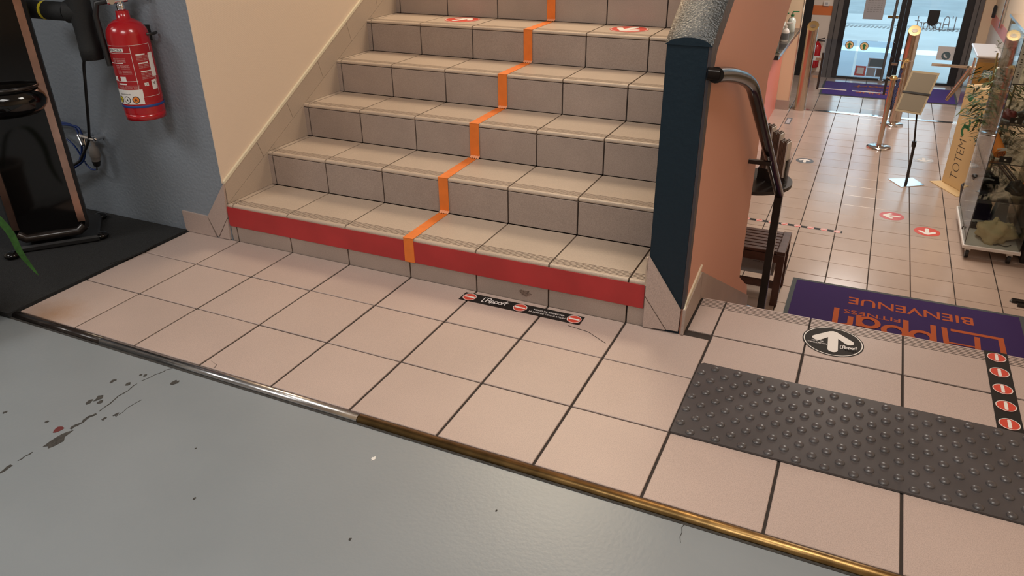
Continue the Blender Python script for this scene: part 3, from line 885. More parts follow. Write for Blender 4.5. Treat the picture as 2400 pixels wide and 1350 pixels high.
for i in range(5): ctext(tl, 'umnn nmu munmnu nun', 12, 52, 0.192 - i * 0.0055, 0.195 - i * 0.0055, P1)
for i in range(3): ctext(tl, 'nu mnum', -62, -22, 0.252 - i * 0.006, 0.2555 - i * 0.006, P1)
for i in range(3): ctext(tl, 'un munn', -55, -15, 0.225 - i * 0.006, 0.2285 - i * 0.006, P1)
for i in range(3): ctext(tl, 'mn unumn', -52, -12, 0.205 - i * 0.006, 0.2085 - i * 0.006, P1)
for i in range(3): ctext(tl, 'munn nunm mun', -66, 0, 0.146 - i * 0.005, 0.149 - i * 0.005, P1)
obj('lettering', tl, 'text_pale', lab)
td = MB(); ctext(td, 'EXTINCTEUR', -70, -25, 0.2815, 0.291, P2, 0.01); ctext(td, 'CE', 16, 24, 0.146, 0.153, P2); ctext(td, 'Sécurité Incendie', -66, -30, 0.112, 0.118, P2); ctext(td, 'NF', 40, 50, 0.145, 0.155, P2, 0.02)
obj('lettering', td, 'text_dark', lab)
def cdisc(a, z, rr, r):
    n = 20; q = MB()
    q.add([onext(math.radians(a) + rr * math.cos(2 * PI * k / n) / ER, z + rr * math.sin(2 * PI * k / n), r) for k in range(n)], [tuple(range(n))]); return q
for a, m_ in ((-70, 'yellow'), (-44, 'paper'), (-18, 'orange_print')):
    q = cdisc(a, 0.092, 0.0145, P2)
    o = obj('pictogram', q, 'text_dark', lab)
    obj('symbol', cdisc(a, 0.092, 0.0115, P2 + 0.0004), m_, o)
    sy = MB(); ctext(sy, 'A', a - 4, a + 4, 0.086, 0.098, P2 + 0.0008, 0.03); obj('symbol', sy, 'text_dark', o)
obj('cap_sticker', patch(-75, -30, 0.235, 0.238, P2, None, ''), 'paper', lab)

# ------------------------------------------------------------------ foam covered pipes, cable, valves
fp = thing('insulated_pipe', 'black foam wrapped pipe with elbow above the chrome taps', 'pipe', (-0.445, -0.155, 0.79))
vp = MB().lathe([(0.030, 0.0), (0.0415, 0.002), (0.042, 0.05), (0.0405, 0.055), (0.0405, 0.13), (0.043, 0.15), (0.043, 0.9)], 20)
obj('vertical_sleeve', vp, 'foam', fp)
hp = MB(); hp.tube([(0.0, 0.0, 0.185), (-0.05, -0.02, 0.185)], 0.043, 16); hp.tube([(-0.05, -0.02, 0.185), (-0.12, -0.03, 0.187), (-0.40, -0.04, 0.19)], 0.036, 16)
obj('horizontal_sleeve', hp, 'foam', fp)
st_ = MB().tube([(-0.150, -0.0311, 0.1873), (-0.165, -0.0317, 0.1874)], 0.0366, 16, cap=False)
obj('yellow_tag', st_, 'yellow', fp)
def smooth_pts(p, k=6):
    p = [Vector(q) for q in p]; out = []
    for i in range(len(p) - 1):
        a = p[max(i - 1, 0)]; b = p[i]; c = p[i + 1]; d = p[min(i + 2, len(p) - 1)]
        for j in range(k):
            t = j / k
            out.append(0.5 * ((2 * b) + (-a + c) * t + (2 * a - 5 * b + 4 * c - d) * t * t + (-a + 3 * b - 3 * c + d) * t ** 3))
    out.append(p[-1]); return [tuple(q) for q in out]
tag(obj('power_cable', MB().tube(smooth_pts([(-0.470, -0.150, 0.80), (-0.525, -0.14, 0.775), (-0.584, -0.12, 0.668), (-0.694, -0.08, 0.463), (-0.749, -0.06, 0.392), (-0.795, -0.078, 0.320), (-0.825, -0.080, 0.290), (-0.930, -0.080, 0.243), (-1.04, -0.08, 0.19)]), 0.0065, 8), 'black_plastic'), 'black cable hanging from the foam wrapped pipe to the taps', 'cable')
bh = thing('blue_hose', 'thin blue hoses looped around the chrome wall taps', 'hose', (0, 0, 0))
obj('hose', MB().tube(smooth_pts([(-1.10, -0.03, 0.43), (-0.98, -0.03, 0.445), (-0.885, -0.04, 0.452), (-0.839, -0.04, 0.43), (-0.818, -0.05, 0.382), (-0.826, -0.05, 0.34), (-0.85, -0.05, 0.30), (-0.90, -0.05, 0.255), (-1.05, -0.05, 0.20)]), 0.005, 8), 'blue_hose', bh)
obj('hose', MB().tube(smooth_pts([(-1.10, -0.05, 0.42), (-0.97, -0.05, 0.443), (-0.84, -0.045, 0.448), (-0.80, -0.05, 0.43), (-0.79, -0.055, 0.385), (-0.795, -0.06, 0.33), (-0.83, -0.06, 0.285), (-0.90, -0.06, 0.245), (-1.05, -0.06, 0.17)]), 0.005, 8), 'blue_hose', bh)
obj('hose', MB().tube(smooth_pts([(-1.0, -0.05, 0.42), (-0.88, -0.05, 0.36), (-0.842, -0.05, 0.30), (-0.805, -0.06, 0.268), (-0.775, -0.06, 0.252), (-0.741, -0.06, 0.258)]), 0.004, 8), 'blue_hose', bh)
vt = thing('wall_tap', 'chrome wall taps with a grey filter body beside the gym machine', 'tap', (-0.77, 0.0, 0.38))
def vtp(*p): return [(x + 0.77, y, z - 0.38) for x, y, z in p]
vm = MB(); vm.tube(vtp((-0.725, 0.0, 0.402), (-0.725, -0.06, 0.402)), 0.013, 12); vm.tube(vtp((-0.800, 0.0, 0.400), (-0.800, -0.05, 0.400)), 0.013, 12)
vm.tube(vtp((-0.81, -0.05, 0.408), (-0.70, -0.06, 0.402)), 0.011, 12); vm.tube(vtp((-0.79, -0.05, 0.40), (-0.785, -0.055, 0.362)), 0.012, 12)
obj('tap_body', vm, 'chrome', vt)
obj('lever', MB().tube(vtp((-0.81, -0.06, 0.412), (-0.775, -0.075, 0.372)), 0.007, 8), 'chrome', vt)
obj('knob', MB().ellipsoid((0.065, -0.055, 0.024), (0.012, 0.012, 0.012)), 'chrome', vt)
fb = MB(); fb.tube(vtp((-0.722, -0.06, 0.395), (-0.724, -0.06, 0.372), (-0.727, -0.06, 0.366), (-0.730, -0.06, 0.325), (-0.731, -0.06, 0.322), (-0.733, -0.06, 0.30)), [0.010, 0.010, 0.019, 0.024, 0.022, 0.018], 14)
obj('filter_body', fb, 'grey_plastic', vt); obj('filter_cap', MB().tube(vtp((-0.733, -0.06, 0.30), (-0.736, -0.06, 0.276)), [0.019, 0.014], 12), 'black_plastic', vt)
obj('hose_joint', MB().tube(vtp((-0.736, -0.06, 0.276), (-0.742, -0.06, 0.257)), 0.006, 10), 'chrome', vt)

# ------------------------------------------------------------------ gym machine (local: x along the face to the right, -y out of the face)
gm = thing('gym_machine', 'black glossy exercise machine with coppery chrome frame edge on the rubber mat', 'exercise machine', (-0.59, -0.28, 0.01), (0, 0, math.atan2(0.75, 0.66)))
FWD = 0.292; HT = 1.75
def rrect(x0, x1, z0, z1, r, n=6):
    out = []
    for cx, cz, a in ((x1 - r, z0 + r, -90), (x1 - r, z1 - r, 0), (x0 + r, z1 - r, 90), (x0 + r, z0 + r, 180)):
        for k in range(n + 1):
            t = math.radians(a + 90 * k / n); out.append((cx + r * math.cos(t), cz + r * math.sin(t)))
    return out
o1 = rrect(-FWD, 0.006, 0.045, HT, 0.05); o2 = rrect(-FWD + 0.014, -0.008, 0.066, HT - 0.02, 0.038); o3 = rrect(-FWD + 0.034, -0.028, 0.078, HT - 0.03, 0.03)
def band(pa, pb, ya, yb):
    q = MB(); n = len(pa); vs = [(x, ya, z) for x, z in pa] + [(x, yb, z) for x, z in pb]
    q.add(vs, [(i, (i + 1) % n, n + (i + 1) % n, n + i) for i in range(n)], True); return q
fr = band(o1, o2, 0.0, -0.014); q = band(o1, o1, 0.03, 0.0); fr.add(q.v, q.f, True); q = band(o1, o3, 0.03, 0.06); fr.add(q.v, q.f, True)
fr.box(-FWD + 0.05, -0.08, 0.03, 0.13, 0.03, HT - 0.05)
obj('housing', fr, 'black_plastic', gm)
# chrome edging on the two sides only: side strips of the frame
ce = MB()
for xa, xb in ((-0.033, -0.005), (-FWD + 0.008, -FWD + 0.034)):
    ce.add([(xa, -0.015, 0.105), (xb, -0.015, 0.105), (xb, -0.015, HT - 0.06), (xa, -0.015, HT - 0.06)] + [(xa, -0.004, 0.105), (xb, -0.004, 0.105), (xb, -0.004, HT - 0.06), (xa, -0.004, HT - 0.06)], [(0, 1, 2, 3), (0, 4, 5, 1), (1, 5, 6, 2), (3, 2, 6, 7), (0, 3, 7, 4)])
obj('edge_trim', ce, 'copper_chrome', gm, label='coppery chrome edging')
obj('front_panel', MB().add([(x, -0.008, z) for x, z in o3], [tuple(range(len(o3)))]), 'black_gloss', gm, label='glossy black front panel')
bm = MB(); bm.tube([(-FWD + 0.02, -0.012, 0.085), (-FWD + 0.05, -0.014, 0.062), (-0.04, -0.014, 0.062), (-0.012, -0.012, 0.085)], 0.018, 10)
obj('lower_bumper', bm, 'bronze_metal', gm)
pod = MB().ellipsoid((-0.15, -0.01, 0.645), (0.140, 0.105, 0.075), 24, 12, -0.8, 0.75)
obj('tray', pod, 'black_gloss', gm)
obj('tray_rim', MB().tube([(-0.15 + 0.118 * math.cos(a), -0.01 + 0.092 * math.sin(a), 0.700) for a in [-PI * k / 16 for k in range(17)]], 0.006, 8), 'bronze_metal', gm)
fb = MB(); fb.box(-0.30, 0.03, -0.02, 0.28, 0.0, 0.03, 0.008)
obj('base_plate', fb, 'black_plastic', gm)
for x, y in ((-0.305, -0.055), (0.035, 0.02), (-0.29, 0.28), (0.02, 0.28)):
    obj('foot', MB().ellipsoid((x, y, 0.014), (0.032, 0.032, 0.018), 14, 8, -0.75, 1), 'black_gloss', gm)

# ------------------------------------------------------------------ potted plant at the left edge
pp = thing('potted_plant', 'potted plant with long green leaf drooping at the left edge', 'plant', (-0.385, -1.025, -0.012))
obj('pot', MB().lathe([(0.10, 0.0), (0.128, 0.02), (0.130, 0.22), (0.138, 0.23), (0.138, 0.25), (0.122, 0.25), (0.118, 0.22)], 28), 'pot', pp)
obj('soil', MB().disc((0, 0), 0.118, 0.215, 0.225, 20), 'soil', pp)
def leaf_mb(pts, wd, side):
    q = MB(); n = len(pts); vs = []
    for i, p in enumerate(pts):
        t = i / (n - 1); ww = wd * (math.sin(PI * min(1, 0.15 + 0.85 * t)) ** 0.7 if t > 0 else 0.4)
        if i == n - 1: ww = wd * 0.05
        c = Vector(p); s_ = Vector(side)
        vs += [c - s_ * ww, c + Vector((0, 0, -0.12 * ww)), c + s_ * ww]
    fs = []
    for i in range(n - 1):
        a = 3 * i; fs += [(a, a + 1, a + 4, a + 3), (a + 1, a + 2, a + 5, a + 4)]
    return q.add(vs, fs, True)
B = Vector((-0.385, -1.025, -0.012))
lp = smooth_pts([tuple(Vector(p) - B) for p in [(-0.36, -0.98, 0.22), (-0.33, -0.92, 0.38), (-0.285, -0.84, 0.41), (-0.258, -0.80, 0.325), (-0.268, -0.78, 0.227), (-0.268, -0.762, 0.167), (-0.256, -0.75, 0.12)]], 4)
obj('leaf', leaf_mb(lp, 0.013, (0.72, 0.65, 0.2)), 'leaf', pp)
for a in (2.2, 3.3, 4.4):
    d = Vector((math.cos(a), math.sin(a), 0))
    obj('leaf', leaf_mb([tuple(d * r + Vector((0, 0, z))) for r, z in ((0.02, 0.22), (0.07, 0.42), (0.14, 0.5), (0.22, 0.47), (0.28, 0.38))], 0.018, (-d.y, d.x, 0)), 'leaf', pp)

# ------------------------------------------------------------------ handrail of the lower flight
hr = thing('handrail', 'dark metal handrail curving down beside the pink wall', 'railing', (2.06, 0.0, 0.9))
D_ = Vector((2.06, 0.0, 0.9))
rp = smooth_pts([(2.024, -0.021, 0.892), (2.03, 0.141, 0.863), (2.038, 0.306, 0.826), (2.046, 0.455, 0.785), (2.051, 0.58, 0.737), (2.0565, 0.70, 0.660), (2.0620, 0.82, 0.578), (2.085, 1.30, 0.251), (2.108, 1.781, -0.076)], 4)
obj('rail', MB().tube([tuple(Vector(p) - D_) for p in rp], 0.0235, 16), 'rail_black', hr)
obj('post', MB().box(2.088 - D_.x, 2.128 - D_.x, 1.765 - D_.y, 1.815 - D_.y, ZL - D_.z, -0.075 - D_.z), 'black_metal', hr)
obj('bracket', MB().box(2.0 - D_.x, 2.10 - D_.x, 1.18 - D_.y, 1.20 - D_.y, 0.262 - D_.z, 0.280 - D_.z), 'black_metal', hr)
obj('wall_mount', MB().tube([(1.998 - D_.x, -0.02, -0.006), (2.03 - D_.x, -0.01, -0.008)], 0.019, 12), 'rail_black', hr)

# ------------------------------------------------------------------ bench with things under it
bx0, bx1, by0, by1, bz = 1.15, 2.128, 2.86, 3.26, ZL + 0.43
be = thing('bench', 'dark wooden slatted bench against the pink wall end', 'bench', (1.64, 3.06, ZL))
def L3(mb): return xf(mb, Matrix.Translation((-1.64, -3.06, -ZL)))
for i in range(7):
    y = by0 + 0.005 + i * 0.056
    obj('slat', L3(MB().box(bx0 + 0.055, bx1 - 0.057, y, y + 0.046, bz - 0.022, bz, 0.003)), 'dark_wood', be)
for x in (bx0, bx1 - 0.055): obj('end_board', L3(MB().box(x, x + 0.055, by0, by1, bz - 0.025, bz + 0.001, 0.003)), 'dark_wood', be)
for y in (by0 + 0.002, by1 - 0.022): obj('apron', L3(MB().box(bx0 + 0.05, bx1 - 0.05, y, y + 0.02, bz - 0.085, bz - 0.025)), 'dark_wood', be)
for x in (bx0, bx1 - 0.05):
    for y in (by0, by1 - 0.05): obj('leg', L3(MB().box(x, x + 0.05, y, y + 0.05, ZL, bz - 0.025, 0.003)), 'dark_wood', be)
    obj('end_rail', L3(MB().box(x + 0.012, x + 0.038, by0 + 0.05, by1 - 0.05, ZL + 0.14, ZL + 0.19)), 'dark_wood', be)
for y in (by0 + 0.01, by1 - 0.04): obj('stretcher', L3(MB().box(bx0 + 0.05, bx1 - 0.05, y, y + 0.028, ZL + 0.135, ZL + 0.185)), 'dark_wood', be)
cb = thing('leaflet_box', 'grey printed cardboard box lying under the slatted bench', 'box', (1.97, 3.07, ZL + 0.185))
obj('carton', MB().box(-0.15, 0.09, -0.09, 0.10, 0.0, 0.16, 0.003), 'card_grey', cb)
tx = MB(); 
for i in range(3): text(tx, 'lilliil liilil liii', -0.06, 0.125 - 0.016 * i, 0.13, 0.008, 0.0)
obj('lettering', xf(tx, Matrix.Translation((0, -0.0912, 0)) @ Matrix.Rotation(PI / 2, 4, 'X')), 'text_dark', cb)

# ------------------------------------------------------------------ round leaflet table
tb = thing('leaflet_table', 'small black pedestal table holding leaflets beside the handrail', 'table', (1.83, 2.62, ZL))
TZ = 1.02
tp_ = [(0.02 + 0.262 * math.cos(a), 0.0 + 0.262 * math.sin(a)) for a in [2 * PI * k / 40 for k in range(40)]]
tp_ = [(x, min(y, 0.235)) for x, y in tp_]
obj('tabletop', MB().prism(tp_, TZ - 0.022, TZ, 'z'), 'table_black', tb)
obj('column', MB().lathe([(0.03, 0.02), (0.022, 0.06), (0.022, TZ - 0.03), (0.06, TZ - 0.022)], 16), 'chrome', tb)
obj('base_disc', MB().lathe([(0.212, 0.0), (0.212, 0.006), (0.19, 0.012), (0.03, 0.024)], 32), 'chrome', tb)
stz = ZL + TZ
stacks = [(2.040, 2.540, 0.300, 'right'), (1.985, 2.610, 0.330, 'middle'), (1.925, 2.675, 0.350, 'left')]
for si, (sx, sy, sh, w_) in enumerate(stacks):
    hl = thing('leaflet_holder', {'right': 'clear plastic leaflet holder nearest the table edge', 'middle': 'clear plastic leaflet holder in the middle of the black table', 'left': 'clear plastic leaflet holder farthest left behind the handrail'}[w_], 'leaflet holder', (sx, sy, stz), (0, 0, -0.25))
    obj('back_panel', MB().box(-0.030, 0.034, 0.036, 0.039, 0.0, sh * 0.72), 'acrylic', hl)
    obj('tray', MB().box(-0.030, 0.034, -0.036, 0.036, 0.0, 0.004), 'black_plastic', hl)
    obj('front_panel', MB().box(-0.030, 0.034, -0.039, -0.036, 0.0, 0.07), 'black_plastic', hl)
    obj('side_panel', MB().box(0.032, 0.035, -0.036, 0.036, 0.0, sh * 0.6), 'acrylic', hl)
    for i in range(6):
        tag(obj('leaflet', MB().box(-0.027 + i * 0.0090, -0.0195 + i * 0.0090, -0.033, 0.033, 0.005, sh - 0.006 * (i % 3)), 'brochure' if i < 5 else 'paper', None, (sx, sy, stz), (0, 0, -0.25)),
            'brown folded leaflet standing in the holder ' + {'right': 'nearest the table edge', 'middle': 'in the middle of the table', 'left': 'farthest left on the table'}[w_] if i < 5 else 'white glossy leaflet at the end of the stack ' + {'right': 'nearest the table edge', 'middle': 'in the middle of the table', 'left': 'farthest left on the table'}[w_], 'leaflet', 'leaflets standing in the ' + w_ + ' holder' if i < 5 else None)

# ------------------------------------------------------------------ reception counter
rc = thing('reception_counter', 'salmon fronted reception counter with glossy dark top', 'counter', (1.30, 7.6, ZL))
def L4(mb): return xf(mb, Matrix.Translation((-1.30, -7.6, -ZL)))
obj('front_panel', L4(MB().box(1.24, 1.32, 6.62, 8.77, ZL, -0.245)), 'pink_panel', rc, label='salmon front panel')
obj('worktop', L4(MB().box(0.75, 1.50, 6.54, 8.62, -0.232, -0.200)), 'counter_top', rc)
obj('edge_strip', L4(MB().box(1.500, 1.506, 6.54, 8.62, -0.245, -0.200)), 'chrome', rc, label='bright metal front edge')
obj('end_strip', L4(MB().box(1.43, 1.50, 6.535, 6.54, -0.245, -0.200)), 'black_plastic', rc)
wcr = struct('wall_counter', MB().box(1.16, 1.49, 8.78, 8.95, ZL, 1.6), 'cream', 'cream wall end behind the reception counter', 'wall')
obj('base_tile', MB().box(1.15, 1.497, 8.772, 8.78, ZL, ZL + 0.13), 'riser_tile', wcr)
obj('corner_trim', MB().box(1.487, 1.494, 8.776, 8.782, ZL + 0.13, 1.6), 'chrome', wcr)
def bottle(label, loc, h, r, m, pump, lab_m=None):
    t = thing('gel_bottle', label, 'bottle', loc)
    obj('body', MB().lathe([(r * 0.9, 0), (r, 0.006), (r, h * 0.62), (r * 0.75, h * 0.75), (r * 0.32, h * 0.82), (r * 0.32, h * 0.88)], 16), m, t)
    if lab_m: obj('label', MB().lathe([(r + 0.001, h * 0.12), (r + 0.001, h * 0.52)], 16, closed=False), lab_m, t)
    p = MB(); p.tube([(0, 0, h * 0.88), (0, 0, h * 1.12)], r * 0.14, 8); p.lathe([(r * 0.42, h * 0.86), (r * 0.42, h * 0.96)], 12); p.tube([(0, 0, h * 1.12), (r * 1.5, 0.0, h * 1.13)], r * 0.15, 8)
    obj('pump', p, pump, t)
bottle('white gel bottle with dark picture label at the front of the counter', (1.435, 7.52, -0.20), 0.185, 0.047, 'white_paint', 'white_paint', 'sticker_grey')
bottle('clear gel bottle with green pump nearest the counter edge', (1.42, 8.25, -0.20), 0.22, 0.05, 'gel_clear', 'green_print')
bottle('clear gel bottle with green pump farther in on the counter', (1.32, 8.05, -0.20), 0.22, 0.05, 'gel_clear', 'green_print')
ah = thing('price_holder', 'clear acrylic sign holder on the counter corner', 'sign holder', (1.44, 6.75, -0.20))
obj('panel', MB().box(-0.05, 0.045, 0.0, 0.004, 0.0, 0.22), 'acrylic', ah); obj('foot', MB().box(-0.05, 0.045, -0.04, 0.04, 0.0, 0.004), 'acrylic', ah)
mo = thing('monitor', 'grey back of a computer screen on the counter', 'monitor', (1.27, 7.0, -0.20))
obj('screen', MB().box(-0.02, 0.01, -0.24, 0.24, 0.10, 0.42, 0.006), 'grey_frame', mo); obj('stand', MB().tube([(0, 0, 0.0), (0, 0, 0.2)], 0.02, 10), 'grey_frame', mo); obj('base', MB().disc((0, 0), 0.09, 0, 0.012, 20), 'grey_frame', mo)

# ------------------------------------------------------------------ entrance gate: posts and glass leaves
def gate_post(label, x, y, h, m):
    t = thing('gate_post', label, 'post', (x, y, ZL))
    b = MB(); n = 28; r = 0.072; vs = []
    for k in range(n):
        a = 2 * PI * k / n; vs.append((r * math.cos(a), r * math.sin(a), 0.0))
    for k in range(n):
        a = 2 * PI * k / n; vs.append((r * math.cos(a), r * math.sin(a), h + 0.75 * r * math.sin(a)))
    b.add(vs, [(k, (k + 1) % n, n + (k + 1) % n, n + k) for k in range(n)], True)
    obj('tube', b, m, t)
    cp_ = MB(); cp_.add([(vx * 0.99, vy * 0.99, vz - 0.001) for vx, vy, vz in vs[n:]], [tuple(range(n))])
    obj('slanted_cap', cp_, 'gold_steel', t)
    rd = MB(); rd.add([(0.035 * math.cos(2 * PI * k / 16), 0.025 * math.sin(2 * PI * k / 16) - 0.005, h + 0.75 * (0.025 * math.sin(2 * PI * k / 16) - 0.005) + 0.002) for k in range(16)], [tuple(range(16))])
    obj('reader_window', rd, 'steel', t)
    return t
gl = gate_post('brushed steel gate post standing left by the reception counter', 1.640, 8.86, 1.115, 'steel')
gr = gate_post('brushed steel gate post with shiny slanted top at the middle of the hall', 2.850, 8.80, 1.13, 'steel')
def gate_leaf(label, x0, x1, hinge):
    t = thing('gate_leaf', label, 'gate', ((x0 + x1) / 2, 8.86, ZL))
    w_ = (x1 - x0) / 2
    obj('glass_panel', MB().prism(rrect(-w_, w_, 0.315, 0.965, 0.025, 4), -0.005, 0.005, 'y'), 'tint_glass', t)
    obj('lower_edge', MB().box(-w_ + 0.02, w_ - 0.02, -0.006, 0.006, 0.310, 0.319), 'sticker_white', t)
    hx = -w_ + 0.01 if hinge < 0 else w_ - 0.01
    obj('clamp_bar', MB().box(hx - 0.014, hx + 0.014, -0.02, 0.02, 0.30, 0.78), 'bronze_metal', t)
    for z in (0.45, 0.68): obj('hinge_arm', MB().box(*sorted((hx, hx + hinge * 0.085)), -0.012, 0.012, z, z + 0.03), 'steel', t)
    return t
gate_leaf('left glass gate leaf hinged to the post by the counter', 1.815, 2.213, -1)
gate_leaf('right glass gate leaf hinged to the middle post', 2.243, 2.664, 1)
def wall_sticker(name, label, cat, loc, rx=PI / 2, rz=0): return thing(name, label, cat, loc, (rx, 0, rz))
for i, (x, lab_) in enumerate(((2.125, 'round green arrow sticker on the left glass gate leaf'), (2.305, 'round green arrow sticker on the right glass gate leaf'))):
    t = wall_sticker('gate_sticker', lab_, 'sticker', (x, 8.850, -0.41 - 0.006 * i))
    obj('disc', MB().disc((0, 0), 0.052, 0, 0.001, 28), 'sticker_black', t); obj('rim', MB().disc((0, 0), 0.046, 0.001, 0.002, 28), 'cardboard', t)
    a = MB(); a.prism([(-0.012, -0.036), (0.012, -0.036), (0.012, 0.004), (0.032, 0.0), (0.0, 0.036), (-0.032, 0.0), (-0.012, 0.004)], 0.002, 0.003, 'z'); obj('arrow', a, 'green_print', t)
fsr = tag(obj('floor_rail', MB().box(1.72, 3.58, 8.84, 8.93, ZL, ZL + 0.006, 0.002), 'chrome'), 'bright metal strip across the tiles between the gate posts', 'floor strip')

# ------------------------------------------------------------------ stanchions with rope
def stanchion(label, x, y):
    t = thing('stanchion', label, 'barrier post', (x, y, ZL))
    obj('base', MB().lathe([(0.135, 0.0), (0.135, 0.014), (0.12, 0.024), (0.04, 0.034)], 32), 'chrome', t)
    obj('pole', MB().lathe([(0.027, 0.03), (0.027, 0.79)], 18), 'steel', t)
    obj('cap', MB().lathe([(0.030, 0.79), (0.045, 0.80), (0.045, 0.815), (0.03, 0.825), (0.03, 0.835)], 20), 'gold_steel', t)
    for a in (0.3, PI - 0.3):
        r_ = MB(); r_.tube([(0.04 * math.cos(a), 0.04 * math.sin(a), 0.80), (0.075 * math.cos(a), 0.075 * math.sin(a), 0.808), (0.082 * math.cos(a), 0.082 * math.sin(a), 0.795)], 0.008, 6)
        obj('hook', r_, 'chrome', t)
stanchion('polished barrier post with round base nearest the sign stand', 2.690, 7.36)
stanchion('polished barrier post with round base farther back by the gate', 2.815, 8.50)
rp_ = [(2.795, 8.43, ZL + 0.79), (2.785, 8.40, ZL + 0.72), (2.775, 8.30, ZL + 0.55), (2.765, 8.15, ZL + 0.40), (2.755, 8.0, ZL + 0.34), (2.735, 7.80, ZL + 0.38), (2.715, 7.60, ZL + 0.55), (2.70, 7.45, ZL + 0.77)]
rop = thing('barrier_rope', 'twisted navy rope hanging between the two barrier posts', 'rope', (0, 0, 0))
P = smooth_pts(rp_, 10)
for ph in (0, PI * 2 / 3, PI * 4 / 3):
    q = []
    for i, p in enumerate(P):
        a = ph + i * 0.7; q.append((p[0] + 0.010 * math.cos(a), p[1] + 0.004 * math.sin(a), p[2] + 0.010 * math.sin(a)))
    obj('strand', MB().tube(q, 0.0105, 6), 'navy_rope', rop)
obj('end_clip', MB().tube([(2.797, 8.44, ZL + 0.81), (2.785, 8.40, ZL + 0.73)], [0.012, 0.018], 10), 'gold_steel', rop)

# ------------------------------------------------------------------ sign stand
sg = thing('sign_stand', 'thin metal stand holding a tilted notice board seen from behind', 'sign stand', (2.985, 6.14, ZL))
def L5(p): return tuple(Vector(p) - Vector((2.985, 6.14, ZL)))
obj('base_plate', MB().prism([(2.816 - 2.985, 6.191 - 6.14), (2.938 - 2.985, 5.973 - 6.14), (3.156 - 2.985, 6.122 - 6.14), (3.045 - 2.985, 6.325 - 6.14)], 0.0, 0.006, 'z'), 'chrome', sg)
obj('lower_pole', MB().tube([(0.0, 0.0, 0.006), (-0.01, 0.0, 0.40)], 0.014, 12), 'black_metal', sg)
obj('upper_pole', MB().tube([(-0.01, 0.0, 0.39), (-0.075, 0.03, 0.90)], 0.009, 10), 'bronze_metal', sg)
obj('height_clamp', MB().tube([(-0.012, 0.0, 0.385), (-0.016, 0.002, 0.44)], 0.022, 10), 'black_metal', sg)
tlc, trc, brc, blc = (2.805, 6.24, -0.20), (3.055, 6.24, -0.21), (2.968, 6.10, -0.595), (2.728, 6.10, -0.575)
def quadslab(a, b, c, d, n0, n1):
    a, b, c, d = [Vector(p) for p in (a, b, c, d)]; nn = (b - a).cross(d - a).normalized()
    q = MB(); vs = [L5(p + nn * k) for k in (n0, n1) for p in (a, b, c, d)]
    return q.add(vs, [(0, 1, 2, 3), (7, 6, 5, 4), (0, 4, 5, 1), (1, 5, 6, 2), (2, 6, 7, 3), (3, 7, 4, 0)])
obj('board', quadslab(tlc, trc, brc, blc, -0.004, 0.008), 'board_frame', sg)
def ip(u, v): return tuple(Vector(tlc) * (1 - u) * (1 - v) + Vector(trc) * u * (1 - v) + Vector(brc) * u * v + Vector(blc) * (1 - u) * v)
obj('back_panel', quadslab(ip(0.07, 0.05), ip(0.93, 0.05), ip(0.93, 0.95), ip(0.07, 0.95), -0.007, -0.004), 'board_back', sg)
obj('clamp_bar', quadslab(ip(-0.02, 0.50), ip(1.02, 0.50), ip(1.02, 0.545), ip(-0.02, 0.545), -0.016, -0.007), 'black_metal', sg)

# ------------------------------------------------------------------ cardboard totem
e1 = Vector((0.492, -0.871, 0)).normalized()
tt = thing('display_totem', 'tall beige cardboard display totem behind the bamboo', 'display', (3.317, 6.317, ZL), (0, 0, math.atan2(e1.y, e1.x)))
obj('base', MB().prism([(-0.02, -0.115), (0.44, -0.115), (0.44, 0.26), (-0.02, 0.26)], 0.0, 0.008, 'z'), 'cardboard', tt)
obj('column', MB().box(0.0, 0.37, 0.0, 0.20, 0.008, 1.0, 0.004), 'cardboard', tt)
tx = MB(); text(tx, "TOTEM'", 0, 0, 0.43, 0.115, 0.0, -0.022)
Mt = Matrix.Translation((0.215, -0.0015, 0.085)) @ Matrix.Rotation(PI / 2, 4, 'X') @ Matrix.Rotation(PI / 2, 4, 'Z')
obj('lettering', xf(tx, Mt), 'text_dark', tt)
sg2 = MB(); sg2.ribbon(arc(0.155, 0.575, 0.050, 250, 20, 12) , 0.030, 0.0); sg2.ribbon(arc(0.155, 0.655, 0.040, 200, 430, 10), 0.026, 0.0)
obj('emblem', xf(sg2, Matrix.Translation((0, -0.0015, 0)) @ Matrix.Rotation(PI / 2, 4, 'X')), 'green_print', tt, label='green curved letter')
lf = MB(); lf.poly([(0.05, 0.905), (0.13, 0.93), (0.15, 0.895), (0.11, 0.85), (0.06, 0.875)], 0.0)
obj('emblem', xf(lf, Matrix.Translation((0, -0.0015, 0)) @ Matrix.Rotation(PI / 2, 4, 'X')), 'green_print', tt, label='green leaf shape')

# ------------------------------------------------------------------ turnstile cabinet
ks = thing('turnstile', 'metal turnstile cabinet with tripod arms near the entrance', 'turnstile', (3.56, 7.75, ZL))
obj('cabinet', MB().box(-0.10, 0.12, -0.40, 0.40, 0.0, 1.085, 0.012), 'steel', ks)
obj('lid', MB().box(-0.115, 0.13, -0.41, 0.41, 1.085, 1.110, 0.008), 'lid_metal', ks)
obj('front_panel', MB().box(-0.09, 0.11, -0.404, -0.40, 0.25, 1.04), 'gold_steel', ks)
obj('rail', MB().tube([(-0.125, -0.40, 0.3), (-0.125, -0.40, 1.08)], 0.012, 8), 'chrome', ks)
for p0, p1 in (((-0.08, 0.0, 0.91), (-0.50, 0.0, 0.915)), ((-0.08, 0.0, 0.90), (-0.26, 0.02, 0.52)), ((-0.10, 0.05, 0.9), (-0.24, 0.24, 0.50))):
    obj('arm', MB().tube([p0, p1], 0.017, 10), 'steel', ks)
stk = wall_sticker('turnstile_sticker', 'square dark blue no-entry sticker on the turnstile front', 'sticker', (3.585, 7.340, -0.388))
